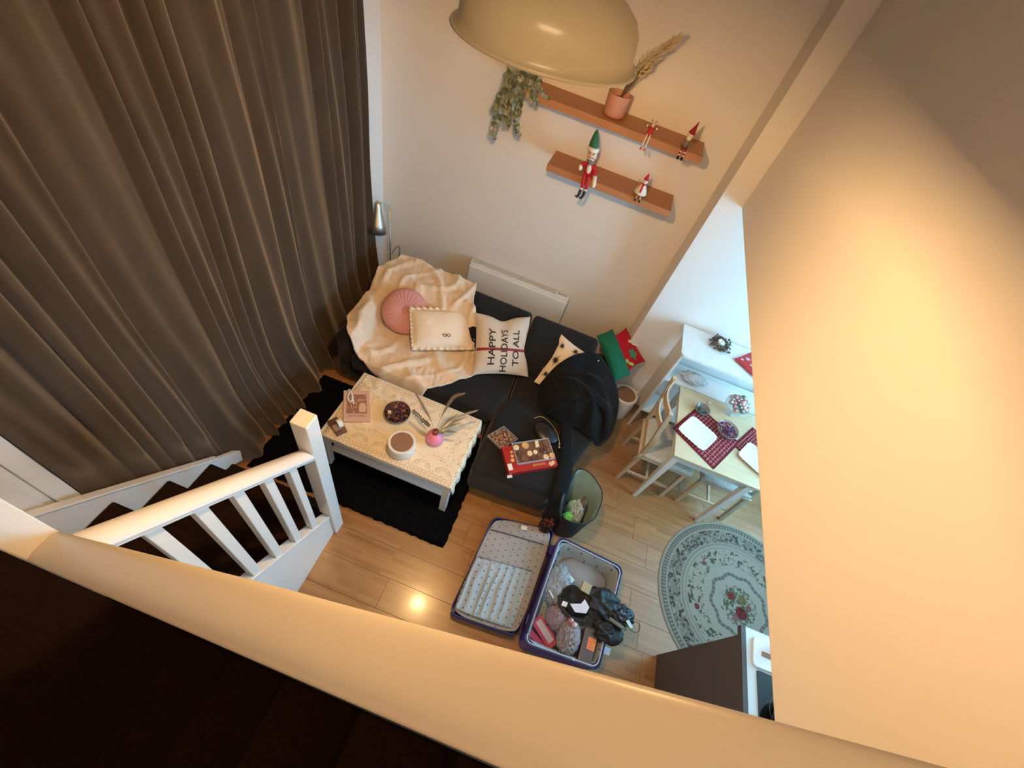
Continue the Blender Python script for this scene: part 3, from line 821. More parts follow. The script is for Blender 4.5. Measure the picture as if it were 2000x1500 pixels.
for k in range(4):
    a = -1.9 + k * 0.22
    obj('finger', MB().tube([(0.405 + (k - 1.5) * 0.016, 2.015, 0.45), (0.405 + (k - 1.5) * 0.019 + 0.0, 1.965 + 0.006 * abs(k - 1.5), 0.443)], [0.009, 0.007], 8), m_glove, gl, smooth=True)
obj('thumb', MB().tube([(0.43, 2.05, 0.45), (0.458, 2.02, 0.443)], [0.009, 0.007], 8), m_glove, gl, smooth=True)

# ------------------------------------------------------------------ biscuit boxes on the chaise
def mat_card(c): return M('printed_card', c, rough=0.35, coat=0.3)
m_cred = M('red_card', (0.38, 0.02, 0.018), rough=0.35, coat=0.3); m_white = M('white_card', (0.75, 0.72, 0.68), rough=0.6)
m_tray = M('brown_tray', (0.16, 0.075, 0.05), rough=0.4)
m_gold = M('gold_print', (0.62, 0.36, 0.10), rough=0.4)
m_cprint = M('cream_print', (0.75, 0.48, 0.22), rough=0.5)
bx = thing('biscuit_box', 'open red card box with a tray of assorted biscuits on the chaise', 'box', (0.21, 1.68, 0.43))
O_ = V((0.117, 1.480, 0.428)); X_ = V((0.314, 0.215, 0.0)); Y_ = V((-0.118, 0.178, 0.0)); 
obj('box', MB().obox(O_, X_, Y_, (0, 0, 0.05)), m_cred, bx, bevel=0.002)
def bu(a, b, z=0.05): return O_ + X_ * a + Y_ * b + V((0, 0, z))
obj('end_flap', MB().obox(bu(-0.02, 0.02, 0.012), X_ * 0.10, Y_ * -0.10, (0, 0, 0.002)), m_white, bx)
obj('price_label', MB().obox(bu(0.015, 0.10, 0.0502), X_ * 0.085, Y_ * 0.24, (0, 0, 0.0008)), m_white, bx)
obj('tray', MB().obox(bu(0.20, 0.24, 0.0505), X_ * 0.77, Y_ * 0.80, (0, 0, 0.005)), m_tray, bx, bevel=0.002)
tr = MB()
for a0, b0, a1, b1 in ((0.20, 0.24, 0.97, 0.26), (0.20, 1.02, 0.97, 1.04), (0.20, 0.24, 0.212, 1.04), (0.958, 0.24, 0.97, 1.04)):
    tr.obox(bu(a0, b0, 0.0505), X_ * (a1 - a0), Y_ * (b1 - b0), (0, 0, 0.02))
obj('tray_rim', tr, NB('clear_plastic', rough=0.1, alpha=0.35, spec=0.6).col((0.8, 0.8, 0.8)).m, bx)
m_bis = M('pale_biscuit', (0.80, 0.62, 0.36), rough=0.7); m_bis2 = M('golden_biscuit', (0.66, 0.36, 0.11), rough=0.6); m_choc = M('chocolate', (0.10, 0.042, 0.027), rough=0.35)
m_choc2 = M('milk_chocolate', (0.17, 0.08, 0.05), rough=0.35)
def disc(a, b, r, m, nm='biscuit', h=0.012, ring=False):
    c_ = bu(a, b, 0.0555)
    pr = [(0.004, 0), (r, 0), (r, h * 0.6), (r * 0.8, h), (r * 0.34, h), (r * 0.25, h * 0.3), (0.003, h * 0.3)] if ring else [(r, 0), (r, h * 0.7), (r * 0.86, h), (r * 0.3, h * 0.85), (0.001, h * 0.85)]
    obj(nm, MB().lathe(pr, c_, 20), m, bx, smooth=True, auto=40)
disc(0.27, 0.87, 0.021, m_bis, ring=True); disc(0.46, 0.90, 0.027, m_bis2); disc(0.90, 0.86, 0.028, m_choc2)
obj('biscuit', MB().obox(bu(0.655, 0.76, 0.0555), X_ * 0.075, X_ * 0.02 + Y_ * 0.25, (0, 0, 0.012)), m_bis, bx, bevel=0.003)
disc(0.50, 0.58, 0.021, m_bis, ring=True); disc(0.62, 0.59, 0.017, m_bis); disc(0.79, 0.62, 0.024, m_choc, ring=True); disc(0.91, 0.58, 0.024, m_choc2)
disc(0.36, 0.42, 0.024, m_choc2); disc(0.31, 0.62, 0.024, m_choc); disc(0.56, 0.36, 0.024, m_choc); disc(0.80, 0.36, 0.021, m_bis, ring=True); disc(0.93, 0.38, 0.022, m_bis2)
disc(0.69, 0.44, 0.019, m_choc2)
vsx, fsx = text_mesh('Biscuits', 1.0)
for (a, b, r) in ((0.87, 0.10, 0.012), (0.92, 0.13, 0.010), (0.14, 0.45, 0.010), (0.155, 0.60, 0.009), (0.165, 0.75, 0.008)):
    fl2 = MB()
    for k in range(5): fl2.ell(bu(a, b, 0.0508) + V((cos(k * 1.257) * r, sin(k * 1.257) * r, 0)), (r * 0.62, r * 0.62, 0.001), 8, 4)
    fl2.ell(bu(a, b, 0.0508), (r * 0.6, r * 0.6, 0.0014), 8, 4)
    obj('printed_flower', fl2, m_cprint, bx)
gp = MB()
for k in range(7): gp.obox(bu(0.50 + k * 0.038, 0.11, 0.0506), X_ * 0.02, Y_ * 0.07 + X_ * 0.006, (0, 0, 0.0008))
obj('gilt_print', gp, m_gold, bx)

nt = thing('nut_tray', 'clear square tray of mixed nuts beside the red box', 'tray', (-0.02, 1.74, 0.43))
O2 = V((0.005, 1.655, 0.428)); X2 = V((0.085, 0.135, 0.0)); Y2 = V((-0.135, 0.06, 0.0))
obj('tray', MB().obox(O2, X2, Y2, (0, 0, 0.012)), m_tray, nt, bevel=0.002)
def u2(a, b, z): return O2 + X2 * a + Y2 * b + V((0, 0, z))
obj('tray_rim', MB().obox(u2(0, 0, 0.012), X2, Y2 * 0.03, (0, 0, 0.018)).obox(u2(0, 0.97, 0.012), X2, Y2 * 0.03, (0, 0, 0.018)).obox(u2(0, 0, 0.012), X2 * 0.03, Y2, (0, 0, 0.018)).obox(u2(0.97, 0, 0.012), X2 * 0.03, Y2, (0, 0, 0.018)), NB('clear_rim', rough=0.1, alpha=0.4).col((0.6, 0.55, 0.5)).m, nt)
mats_ = [M('nut_a', (0.30, 0.13, 0.08), rough=0.5), M('nut_b', (0.42, 0.27, 0.10), rough=0.5), M('nut_c', (0.20, 0.18, 0.17), rough=0.5), M('nut_d', (0.45, 0.20, 0.14), rough=0.5)]
nb_ = MB()
for k in range(170):
    nb_.cur = R.randrange(4); a = R.uniform(0, pi)
    nb_.ell(u2(R.uniform(0.06, 0.94), R.uniform(0.06, 0.94), R.uniform(0.014, 0.026)), (0.011, 0.0045, 0.004), 6, 4, rot=Matrix.Rotation(a, 3, 'Z'))
obj('mixed_nuts', nb_, mats_, nt, smooth=True, kind='stuff')

# ------------------------------------------------------------------ coffee table
m_tw = M('white_lacquer', (0.74, 0.72, 0.68), rough=0.35)
ct = thing('coffee_table', 'white coffee table with square legs under the lace cloth', 'table', (-0.71, 1.53, 0))
cx0, cx1, cy0, cy1 = -1.19, -0.215, 1.225, 1.825
obj('tabletop', MB().box(cx0, cx1, cy0, cy1, 0.40, 0.45), m_tw, ct, bevel=0.003)
for x in (cx0, cx1 - 0.05):
    for y in (cy0, cy1 - 0.05): obj('leg', MB().box(x, x + 0.05, y, y + 0.05, 0.030, 0.40), m_tw, ct, bevel=0.002)
obj('shelf_board', MB().box(cx0 + 0.02, cx1 - 0.02, cy0 + 0.06, cy1 - 0.06, 0.13, 0.145), m_tw, ct, bevel=0.002)

def mat_lace():
    n = NB('lace_cloth', rough=0.9, spec=0.1, sheen=0.1); uv = n.n('ShaderNodeUVMap'); uv = uv.outputs[0]
    x, y, z = n.xyz(uv)                       # metres along the cloth
    cream = n.mix(n.noise(uv, 9, 4), (0.72, 0.60, 0.42), (0.84, 0.75, 0.58))
    line = (0.36, 0.20, 0.11)
    dx = n.ma('MINIMUM', x, n.ma('SUBTRACT', 1.04, x)); dy = n.ma('MINIMUM', y, n.ma('SUBTRACT', 0.60, y))
    d = n.ma('MINIMUM', dx, dy)
    s_ = n.gt(dx, dy); along = n.ma('ADD', n.ma('MULTIPLY', s_, x), n.ma('MULTIPLY', n.ma('SUBTRACT', 1.0, s_), y))
    def rings(p, cen, r, w):
        fx = n.ma('MULTIPLY', n.ma('SUBTRACT', n.ma('FRACT', n.ma('DIVIDE', along, p)), 0.5), p)
        fy = n.ma('SUBTRACT', d, cen)
        q = n.ma('SQRT', n.ma('ADD', n.ma('MULTIPLY', fx, fx), n.ma('MULTIPLY', fy, fy)))
        return n.lt(n.ma('ABSOLUTE', n.ma('SUBTRACT', q, r)), w)
    c = cream
    m = n.ma('MAXIMUM', rings(0.030, 0.016, 0.012, 0.0016), rings(0.030, 0.040, 0.012, 0.0014))
    m = n.ma('MAXIMUM', m, n.ma('MULTIPLY', rings(0.155, 0.050, 0.070, 0.0016), n.gt(d, 0.052)))
    m = n.ma('MAXIMUM', m, n.ma('MULTIPLY', rings(0.155, 0.050, 0.056, 0.0012), n.gt(d, 0.052)))
    m = n.ma('MAXIMUM', m, rings(0.0775, 0.090, 0.013, 0.0013))
    c = n.mix(n.ma('MULTIPLY', m, 0.75), c, line)
    # scattered sprigs along wavy bands
    wv = n.ma('ADD', 0.165, n.ma('MULTIPLY', n.ma('SINE', n.ma('MULTIPLY', along, 26)), 0.018))
    bnd = n.lt(n.ma('ABSOLUTE', n.ma('SUBTRACT', d, wv)), 0.011)
    sp = n.lt(n.voro(n.scale(uv, (1, 1.6, 1)), 95), 0.30)
    c = n.mix(n.ma('MULTIPLY', bnd, sp), c, (0.16, 0.13, 0.09))
    red = n.ma('MULTIPLY', n.lt(n.voro(uv, 42), 0.15), n.ma('MULTIPLY', n.gt(x, 0.80), n.gt(n.noise(uv, 7, 2), 0.47)))
    c = n.mix(red, c, (0.22, 0.03, 0.04))
    n.col(c)
    # openwork outside the border on the hanging edge
    hole = n.ma('MULTIPLY', n.gt(x, 0.998), n.gt(n.voro(uv, 75, 'DISTANCE_TO_EDGE'), 0.16))
    n.put(n.b.inputs['Alpha'], n.ma('SUBTRACT', 1.0, n.ma('MULTIPLY', hole, 0.9)))
    return n.m
cl = MB(); NU, NV = 110, 70; uvs = []
def clothf(u, v):
    sx = u * 1.04; sy = v * 0.60
    x0 = -1.165 + 0.012 * noise.noise(V((sy * 6, 0, 0))); sk = 0.0
    x = x0 + sx; y = 1.222 + sy * 0.99
    z = 0.4515
    over = x - (cx1 + 0.002)
    if over > 0:
        sc_ = 0.012 * abs(sin(sy * pi / 0.045)) if u > 0.985 else 0
        x = cx1 + 0.004 + 0.012 * (0.5 + 0.5 * sin(sy * 60)) * min(1, over / 0.05) + over * 0.12; z -= over * 0.97 + sc_
    else:
        w = max(0, 1 - (x + 1.165) / 0.45)
        z += 0.010 * w * max(0, noise.noise(V((x * 12, y * 12, 2)))) * 2 + 0.003 * max(0, noise.noise(V((x * 8, y * 8, 6))))
        z += 0.008 * max(0, sin((x * 0.5 + y) * 55)) ** 3 * w
    return V((x, y, z))
cl.grid(NU, NV, clothf)
lace = obj('lace_tablecloth', cl, mat_lace(), org=(-0.71, 1.53, 0.45), smooth=True, solid=0.0012)
me = lace.data; uvl = me.uv_layers.new(name='UVMap')
for lp in me.loops:
    i = lp.vertex_index % (NU + 1); j = lp.vertex_index // (NU + 1)
    uvl.data[lp.index].uv = (i / NU * 1.04, j / NV * 0.60)
tag(lace, 'cream lace tablecloth with scalloped edge over the white coffee table', 'tablecloth')

# gift bag / book with ribbon
TZ = 0.4535
bk = thing('pink_gift_book', 'pink patterned gift book with a white ribbon on the lace cloth', 'book', (-1.07, 1.49, TZ))
BO = V((-1.085, 1.365, TZ + 0.004)); BX = V((0.160, 0.080, 0)); BY = V((-0.135, 0.228, 0))
obj('cover', MB().obox(BO, BX, BY, (0, 0, 0.022)), M('pale_pink_cover', (0.62, 0.42, 0.34), rough=0.5), bk, bevel=0.002)
bq = lambda a, b, z=0.0222: BO + BX * a + BY * b + V((0, 0, z))
m_mauve = M('mauve_print', (0.33, 0.15, 0.11), rough=0.5); m_pp = M('pale_print', (0.68, 0.48, 0.38), rough=0.5)
pn_ = obj('cover_picture', MB().obox(bq(0.12, 0.24), BX * 0.76, BY * 0.62, (0, 0, 0.0006)), m_mauve, bk)
lv = MB()
for k in range(46):
    a, b = R.uniform(0.16, 0.84), R.uniform(0.28, 0.82)
    if a > 0.5 and b < 0.56: continue
    lv.ell(bq(a, b, 0.0232), (0.012, 0.0022, 0.0004), 8, 4, rot=Matrix.Rotation(R.uniform(0.2, 1.4) + (a < 0.4) * 1.6, 3, 'Z'))
obj('leaf_print', lv, m_pp, bk, kind='stuff')
obj('vase_print', MB().extrude([bq(a, b, 0.0234) for a, b in ((0.60, 0.28), (0.82, 0.28), (0.86, 0.42), (0.82, 0.56), (0.64, 0.58), (0.57, 0.42))], (0, 0, 0.0006)), m_pp, bk)
vsx, fsx = text_mesh('AUTUMN', 1.0)
L_ = max(v_.x for v_ in vsx) - min(v_.x for v_ in vsx)
obj('lettering', MB().add([bq(0.5 + v_.x * 0.62 / L_, 0.16 + v_.y * 0.075, 0.0228) for v_ in vsx], fsx), M('olive_ink', (0.10, 0.08, 0.03), rough=0.6), bk)
rb_ = MB()
rb_.tube(catmull([bq(0.14, 0.98, 0.03), bq(0.22, 0.85, 0.045), bq(0.16, 0.72, 0.04), bq(0.26, 0.60, 0.028), bq(0.36, 0.70, 0.04), bq(0.30, 0.86, 0.045), bq(0.2, 1.02, 0.03)], 6), 0.006, 6, flat=0.35)
rb_.tube(catmull([bq(0.30, 0.80, 0.035), bq(0.36, 0.66, 0.03), bq(0.38, 0.54, 0.026)], 5), 0.006, 6, flat=0.35)
obj('ribbon_bow', rb_, m_white, bk, smooth=True)

# potpourri bowl
m_bowl = M('brown_bowl', (0.075, 0.04, 0.025), rough=0.3)
pb = thing('potpourri_bowl', 'round brown bowl filled with dark dried potpourri on the lace cloth', 'bowl', (-0.79, 1.585, TZ))
obj('bowl', MB().lathe([(0.045, 0.0), (0.07, 0.01), (0.09, 0.035), (0.093, 0.052), (0.089, 0.052), (0.08, 0.03), (0.0, 0.02)], (-0.79, 1.585, TZ), 36), m_bowl, pb, smooth=True)
pm_ = [M('petal_a', (0.10, 0.02, 0.02), rough=0.7), M('petal_b', (0.05, 0.018, 0.02), rough=0.7), M('petal_c', (0.22, 0.08, 0.05), rough=0.7), M('petal_d', (0.07, 0.02, 0.05), rough=0.7)]
pt = MB()
for k in range(90):
    a = R.uniform(0, 2 * pi); r = 0.078 * sqrt(R.random()); pt.cur = R.randrange(4)
    rr = R.uniform(0.007, 0.014)
    pt.ell((-0.79 + r * cos(a), 1.585 + r * sin(a), TZ + 0.044 + R.uniform(0, 0.014)), (rr, rr * 0.7, rr * 0.5), 6, 4, rot=Matrix.Rotation(R.uniform(0, 3), 3, 'Z') @ Matrix.Rotation(R.uniform(-0.8, 0.8), 3, 'X'))
obj('dried_petals', pt, pm_, pb, kind='stuff')
obj('pale_cube', MB().obox((-0.84, 1.535, TZ + 0.052), (0.022, 0.008, 0), (-0.008, 0.02, 0), (0, 0, 0.02)), M('cream_wax', (0.78, 0.62, 0.34), rough=0.5), pb, bevel=0.003)

# lidded tubs
m_ceramic = M('white_ceramic', (0.80, 0.76, 0.71), rough=0.35, coat=0.2)
def mat_disc():
    n = NB('carved_brown_disc', rough=0.6); co = n.co()
    w = n.n('ShaderNodeTexWave'); n.L(co, w.inputs[0]); w.inputs['Scale'].default_value = 26; w.inputs['Distortion'].default_value = 6
    n.col(n.mix(w.outputs['Fac'], (0.20, 0.105, 0.065), (0.30, 0.165, 0.105))); n.bump(w.outputs['Fac'], 0.5, 0.003); return n.m
m_disc = mat_disc()
def tub(c, r, h, label):
    t = thing('lidded_tub', label, 'pot', c)
    obj('tub_body', MB().lathe([(r * 0.86, 0), (r * 0.95, 0.006), (r, h * 0.5), (r, h - 0.012), (r * 0.985, h - 0.004), (r * 0.955, h), (r * 0.80, h), (r * 0.785, h - 0.004), (0, h - 0.004)], c, 48), m_ceramic, t, smooth=True, auto=50)
    obj('lid_disc', MB().lathe([(r * 0.78, h - 0.0035), (r * 0.775, h + 0.001), (0.0, h + 0.002)], c, 48, cap=False), m_disc, t, smooth=True, auto=40)
    return t
tub((-0.635, 1.350, TZ), 0.094, 0.105, 'round white tub with a brown carved lid on the lace cloth')
tub((0.885, 2.82, 0.0), 0.118, 0.27, 'taller white tub with a brown disc lid on the floor by the pier')

# tape dispenser style brown block with white roll
tp = thing('tape_dispenser', 'small brown dispenser with a white roll at the table corner', 'dispenser', (-1.13, 1.305, TZ))
TO = V((-1.175, 1.315, TZ + 0.004)); TX = V((0.115, -0.062, 0)); TY = V((0.036, 0.060, 0))
obj('body', MB().extrude([TO, TO + TX, TO + TX + V((0, 0, 0.028)), TO + TX * 0.8 + V((0, 0, 0.03)), TO + TX * 0.45 + V((0, 0, 0.045)), TO + V((0, 0, 0.03))], TY), M('brown_plastic', (0.12, 0.065, 0.05), rough=0.4), tp, bevel=0.002)
obj('roll', MB().cyl(TO + TX * 0.5 + TY * 0.55 + V((0, 0, 0.042)), TO + TX * 0.5 + TY * 1.0 + V((0, 0, 0.042)), 0.032, seg=24), m_white, tp, smooth=True, auto=40)

# pink vase with dried stems
vc = V((-0.462, 1.505, TZ))
m_pv = M('candy_pink_glaze', (0.80, 0.24, 0.36), rough=0.4)
vz = thing('pink_vase', 'candy pink bulb vase of dried grasses on the lace cloth', 'vase', vc)
obj('vase_body', MB().lathe([(0.035, 0), (0.05, 0.012), (0.062, 0.045), (0.058, 0.075), (0.036, 0.102), (0.022, 0.112)], vc, 32, cap=True), m_pv, vz, smooth=True)
obj('neck', MB().lathe([(0.022, 0.110), (0.0195, 0.13), (0.023, 0.14), (0.018, 0.14), (0.015, 0.12)], vc, 24, cap=False), M('dark_red_neck', (0.20, 0.03, 0.03), rough=0.4), vz, smooth=True)
nk = vc + V((0, 0, 0.13))
m_stem = M('dry_stem', (0.24, 0.16, 0.10), rough=0.8); m_plume = M('plume_beige', (0.45, 0.34, 0.25), rough=1.0); m_dryleaf = M('dry_grey_leaf', (0.36, 0.33, 0.24), rough=0.8)
m_euc = M('dark_euc_leaf', (0.03, 0.028, 0.025), rough=0.6)
def plume(path, w, cnt, m, L=0.045):
    pts = catmull(path, 10); s_ = thing_part = obj('plume_stem', MB().tube(pts, 0.0012, 5), m_stem, vz, smooth=True)
    f = MB(); k0 = int(len(pts) * 0.35)
    for k in range(cnt):
        i = R.randrange(k0, len(pts) - 1); p = pts[i]; d = (pts[i + 1] - p).normalized(); t = (i - k0) / (len(pts) - k0)
        wd = w * sin(pi * min(1, 0.12 + t * 0.9)) ** 0.7
        o1 = V((R.uniform(-1, 1), R.uniform(-1, 1), R.uniform(-1, 1))); o1 = (o1 - d * o1.dot(d)).normalized()
        q_ = p + d * L * R.uniform(0.5, 1) + o1 * wd * R.uniform(0.3, 1)
        sd = d.cross(o1) * 0.0007
        f.add([p - sd, p + sd, q_], [(0, 1, 2)])
    obj('plume', f, m, s_, kind='stuff')
plume([nk - V((0, 0, 0.05)), nk + V((0.005, 0.03, 0.08)), nk + V((0.02, 0.09, 0.19)), nk + V((0.045, 0.13, 0.27)), nk + V((0.085, 0.15, 0.31))], 0.022, 1500, m_plume)
plume([nk - V((0, 0, 0.05)), nk + V((-0.05, 0.02, 0.08)), nk + V((-0.12, 0.05, 0.15)), nk + V((-0.20, 0.09, 0.21))], 0.022, 1200, M('plume_mauve', (0.36, 0.26, 0.21), rough=1.0))
plume([nk - V((0, 0, 0.05)), nk + V((0.05, 0.06, 0.06)), nk + V((0.11, 0.13, 0.09)), nk + V((0.19, 0.21, 0.10))], 0.024, 900, M('plume_cream', (0.52, 0.48, 0.36), rough=1.0))
leafm = MB().add([(0, 0, 0), (0.006, 0.004, 0.001), (0.012, 0, 0.0015), (0.006, -0.004, 0.001)], [(0, 1, 2, 3)])
epath = catmull([nk - V((0, 0, 0.05)), nk + V((-0.04, -0.005, 0.045)), nk + V((-0.10, 0.00, 0.075)), nk + V((-0.19, 0.03, 0.095))], 8)
es = obj('eucalyptus_stem', MB().tube(epath, 0.0014, 5), m_stem, vz)
for k in range(9, len(epath) - 1):
    for sg in (-1, 1):
        p = epath[k]; d = (epath[k + 1] - p).normalized(); sd = d.cross(V((0, 0, 1))).normalized() * sg
        a = sd * 0.9 + d * 0.4 + V((0, 0, R.uniform(-0.3, 0.5))); a.normalize(); b = a.cross(V((0, 0, 1))).normalized() * 0.006
        l = R.uniform(0.014, 0.021)
        lfm = MB().add([p, p + a * l * 0.5 + b, p + a * l, p + a * l * 0.5 - b], [(0, 1, 2, 3)])
        obj('leaf', lfm, m_euc, es, solid=0.0006)
for k, (ex, ey, ez) in enumerate(((0.14, 0.10, 0.07), (0.10, 0.14, 0.11), (0.15, 0.04, 0.04), (0.17, 0.16, 0.10), (0.07, -0.01, 0.03))):
    tip = nk + V((ex, ey, ez)); mid = nk.lerp(tip, 0.55) + V((0, 0, 0.02)); d = (tip - nk).normalized(); b = d.cross(V((0, 0, 1))).normalized() * 0.012
    obj('dry_leaf', MB().add([nk, nk.lerp(tip, 0.35) + b * 0.4, mid + b, tip, mid - b, nk.lerp(tip, 0.35) - b * 0.4], [(0, 1, 2, 3), (0, 3, 4, 5)]), m_dryleaf, vz, solid=0.0006)

# ------------------------------------------------------------------ wall shelves
def mat_shelfwood():
    n = NB('oak_shelf', rough=0.45); co = n.co(); x, y, z = n.xyz(co)
    f = n.noise(n.comb(n.ma('MULTIPLY', x, 1.2), n.ma('MULTIPLY', y, 16), n.ma('MULTIPLY', z, 16)), 3, 5)
    n.col(n.mix(f, (0.36, 0.145, 0.055), (0.50, 0.22, 0.09))); return n.m
m_shelf = mat_shelfwood()
SU, SL = 2.236, 1.865
for nm, xa, xb, zt, lab in (('upper', -0.80, 0.478, SU, 'long upper oak wall shelf holding the pink pot and trailing plant'), ('lower', -0.438, 0.466, SL, 'shorter lower oak wall shelf holding the green-hatted doll')):
    o = obj('wall_shelf', MB().box(xa, xb, 3.035, YB, zt - 0.046, zt), m_shelf, org=((xa + xb) / 2, 3.16, zt - 0.046), bevel=0.002)
    tag(o, lab, 'shelf')

# ------------------------------------------------------------------ dolls sitting on the shelves
m_dred = M('doll_red', (0.50, 0.015, 0.02), rough=0.8); m_dgreen = M('doll_green', (0.03, 0.13, 0.05), rough=0.85)
m_skin = M('doll_face', (0.78, 0.52, 0.36), rough=0.7); m_dwhite = M('doll_white', (0.80, 0.70, 0.58), rough=0.9)
m_dblack = M('doll_black', (0.012, 0.010, 0.012), rough=0.6); m_dgrey = M('doll_grey', (0.20, 0.16, 0.12), rough=0.9); m_ddark = M('doll_dark_red', (0.28, 0.01, 0.02), rough=0.8)
# 1: large bearded doll with green hat
X, Y, Z = -0.150, 3.075, SL
d1 = thing('bearded_doll', 'bearded Christmas doll in tall green hat sitting on lower shelf', 'doll', (X, Y, Z))
obj('body', MB().lathe([(0.030, 0), (0.034, 0.02), (0.032, 0.05), (0.026, 0.085), (0.012, 0.10)], (X, Y, Z), 18), m_dred, d1, smooth=True)
obj('shirt_front', MB().ell((X, Y - 0.024, Z + 0.055), (0.016, 0.012, 0.035)), m_dwhite, d1, smooth=True)
hd = obj('head', MB().ell((X - 0.002, Y, Z + 0.142), (0.034, 0.032, 0.040), 18, 12), m_skin, d1, smooth=True)
obj('nose', MB().ell((X - 0.002, Y - 0.034, Z + 0.143), (0.007, 0.009, 0.008)), m_skin, hd, smooth=True)
for s_ in (-1, 1): 
    obj('eye', MB().ell((X - 0.002 + s_ * 0.012, Y - 0.029, Z + 0.154), 0.0035, 8, 6), m_dblack, hd)
    obj('eyebrow', MB().tube([(X - 0.002 + s_ * 0.006, Y - 0.031, Z + 0.162), (X - 0.002 + s_ * 0.020, Y - 0.027, Z + 0.162)], 0.0028, 6), m_dgrey, hd)
obj('beard', MB().ell((X, Y - 0.022, Z + 0.112), (0.028, 0.018, 0.028)), m_dgrey, hd, smooth=True)
obj('moustache', MB().tube([(X - 0.022, Y - 0.034, Z + 0.124), (X, Y - 0.040, Z + 0.130), (X + 0.020, Y - 0.034, Z + 0.124)], 0.005, 8), m_dwhite, hd, smooth=True)
obj('hat_brim', MB().lathe([(0.036, 0), (0.040, 0.008), (0.039, 0.022), (0.034, 0.028)], (X - 0.002, Y, Z + 0.166), 20), m_dwhite, d1, smooth=True)
obj('hat', MB().lathe([(0.034, 0), (0.028, 0.03), (0.021, 0.06), (0.013, 0.085), (0.004, 0.10)], (X - 0.003, Y, Z + 0.192), 20), m_dgreen, d1, smooth=True)
obj('arm', MB().tube(catmull([(X - 0.028, Y, Z + 0.085), (X - 0.052, Y - 0.01, Z + 0.06), (X - 0.062, Y - 0.035, Z + 0.045)], 5), 0.0115, 10), m_dred, d1, smooth=True)
obj('arm', MB().tube(catmull([(X + 0.028, Y, Z + 0.085), (X + 0.045, Y - 0.015, Z + 0.055), (X + 0.052, Y - 0.03, Z + 0.035)], 5), 0.0115, 10), m_dred, d1, smooth=True)
obj('mitten', MB().ell((X - 0.058, Y - 0.04, Z + 0.055), (0.014, 0.012, 0.020)), m_dwhite, d1, smooth=True)
obj('mitten', MB().tube([(X + 0.053, Y - 0.03, Z + 0.035), (X + 0.058, Y - 0.045, Z - 0.02), (X + 0.056, Y - 0.05, Z - 0.035)], [0.014, 0.014, 0.010], 10), m_dwhite, d1, smooth=True)
for s_ in (-1, 1):
    xx = X + s_ * 0.015
    lg = obj('leg', MB().tube(catmull([(xx, Y, Z + 0.014), (xx, Y - 0.050, Z + 0.016), (xx - 0.001, Y - 0.060, Z - 0.01), (xx - 0.002, Y - 0.060, Z - 0.055)], 5), 0.0125, 10), m_dred, d1, smooth=True)
    obj('sock', MB().cyl((xx - 0.002, Y - 0.060, Z - 0.052), (xx - 0.003, Y - 0.060, Z - 0.070), 0.0115), m_dwhite, lg, smooth=True)
    obj('boot', MB().tube([(xx - 0.003, Y - 0.060, Z - 0.068), (xx - 0.004, Y - 0.060, Z - 0.108), (xx - 0.012, Y - 0.076, Z - 0.122), (xx - 0.026, Y - 0.092, Z - 0.112)], [0.0115, 0.0105, 0.009, 0.004], 10), m_dblack, lg, smooth=True)
for _o in list(d1.children_recursive):
    for _v in _o.data.vertices: _v.co.x -= max(-0.05, _v.co.z) * 0.14
# 2: snow doll with skirt on lower shelf
X, Y, Z = 0.225, 3.09, SL
d2 = thing('snow_doll', 'small snow doll in white skirt, red scarf and red cone hat', 'doll', (X, Y, Z))
obj('skirt', MB().lathe([(0.043, 0.012), (0.046, 0.016), (0.036, 0.042), (0.018, 0.075), (0.010, 0.085)], (X, Y, Z), 22), m_dwhite, d2, smooth=True)
obj('skirt_hem', MB().tube([(X + 0.0455 * cos(2 * pi * k / 24), Y + 0.0455 * sin(2 * pi * k / 24), Z + 0.016) for k in range(25)], 0.003, 6), m_dgrey, d2, smooth=True)
h2 = obj('head', MB().ell((X, Y, Z + 0.098), 0.018, 14, 10), m_dwhite, d2, smooth=True)
for s_ in (-1, 1): obj('eye', MB().ell((X + s_ * 0.006, Y - 0.016, Z + 0.102), 0.0018, 6, 5), m_dblack, h2)
obj('nose', MB().lathe([(0.003, 0), (0.0005, 0.012)], (X, Y - 0.017, Z + 0.097), 8, axis=(0, -1, 0)), m_skin, h2)
obj('scarf', MB().tube([(X - 0.016, Y - 0.004, Z + 0.083), (X, Y - 0.016, Z + 0.080), (X + 0.016, Y - 0.004, Z + 0.083)], 0.006, 8).tube([(X - 0.003, Y - 0.020, Z + 0.078), (X - 0.004, Y - 0.040, Z + 0.035)], 0.006, 8), m_dred, d2, smooth=True)
obj('hat', MB().lathe([(0.017, 0), (0.013, 0.015), (0.003, 0.042)], (X + 0.001, Y, Z + 0.110), 16), m_dred, d2, smooth=True)
obj('arm', MB().tube([(X - 0.012, Y, Z + 0.075), (X - 0.045, Y - 0.01, Z + 0.10)], 0.002, 6), m_dgrey, d2)
obj('arm', MB().tube([(X + 0.012, Y, Z + 0.07), (X + 0.040, Y - 0.01, Z + 0.05)], 0.002, 6), m_dgrey, d2)
for s_ in (-1, 1):
    l2 = obj('leg', MB().tube([(X + s_ * 0.012, Y - 0.03, Z + 0.018), (X + s_ * 0.014, Y - 0.060, Z - 0.002)], 0.0045, 8), m_skin, d2)
    obj('boot', MB().ell((X + s_ * 0.015, Y - 0.067, Z - 0.008), (0.008, 0.011, 0.009)), m_dblack, l2, smooth=True)
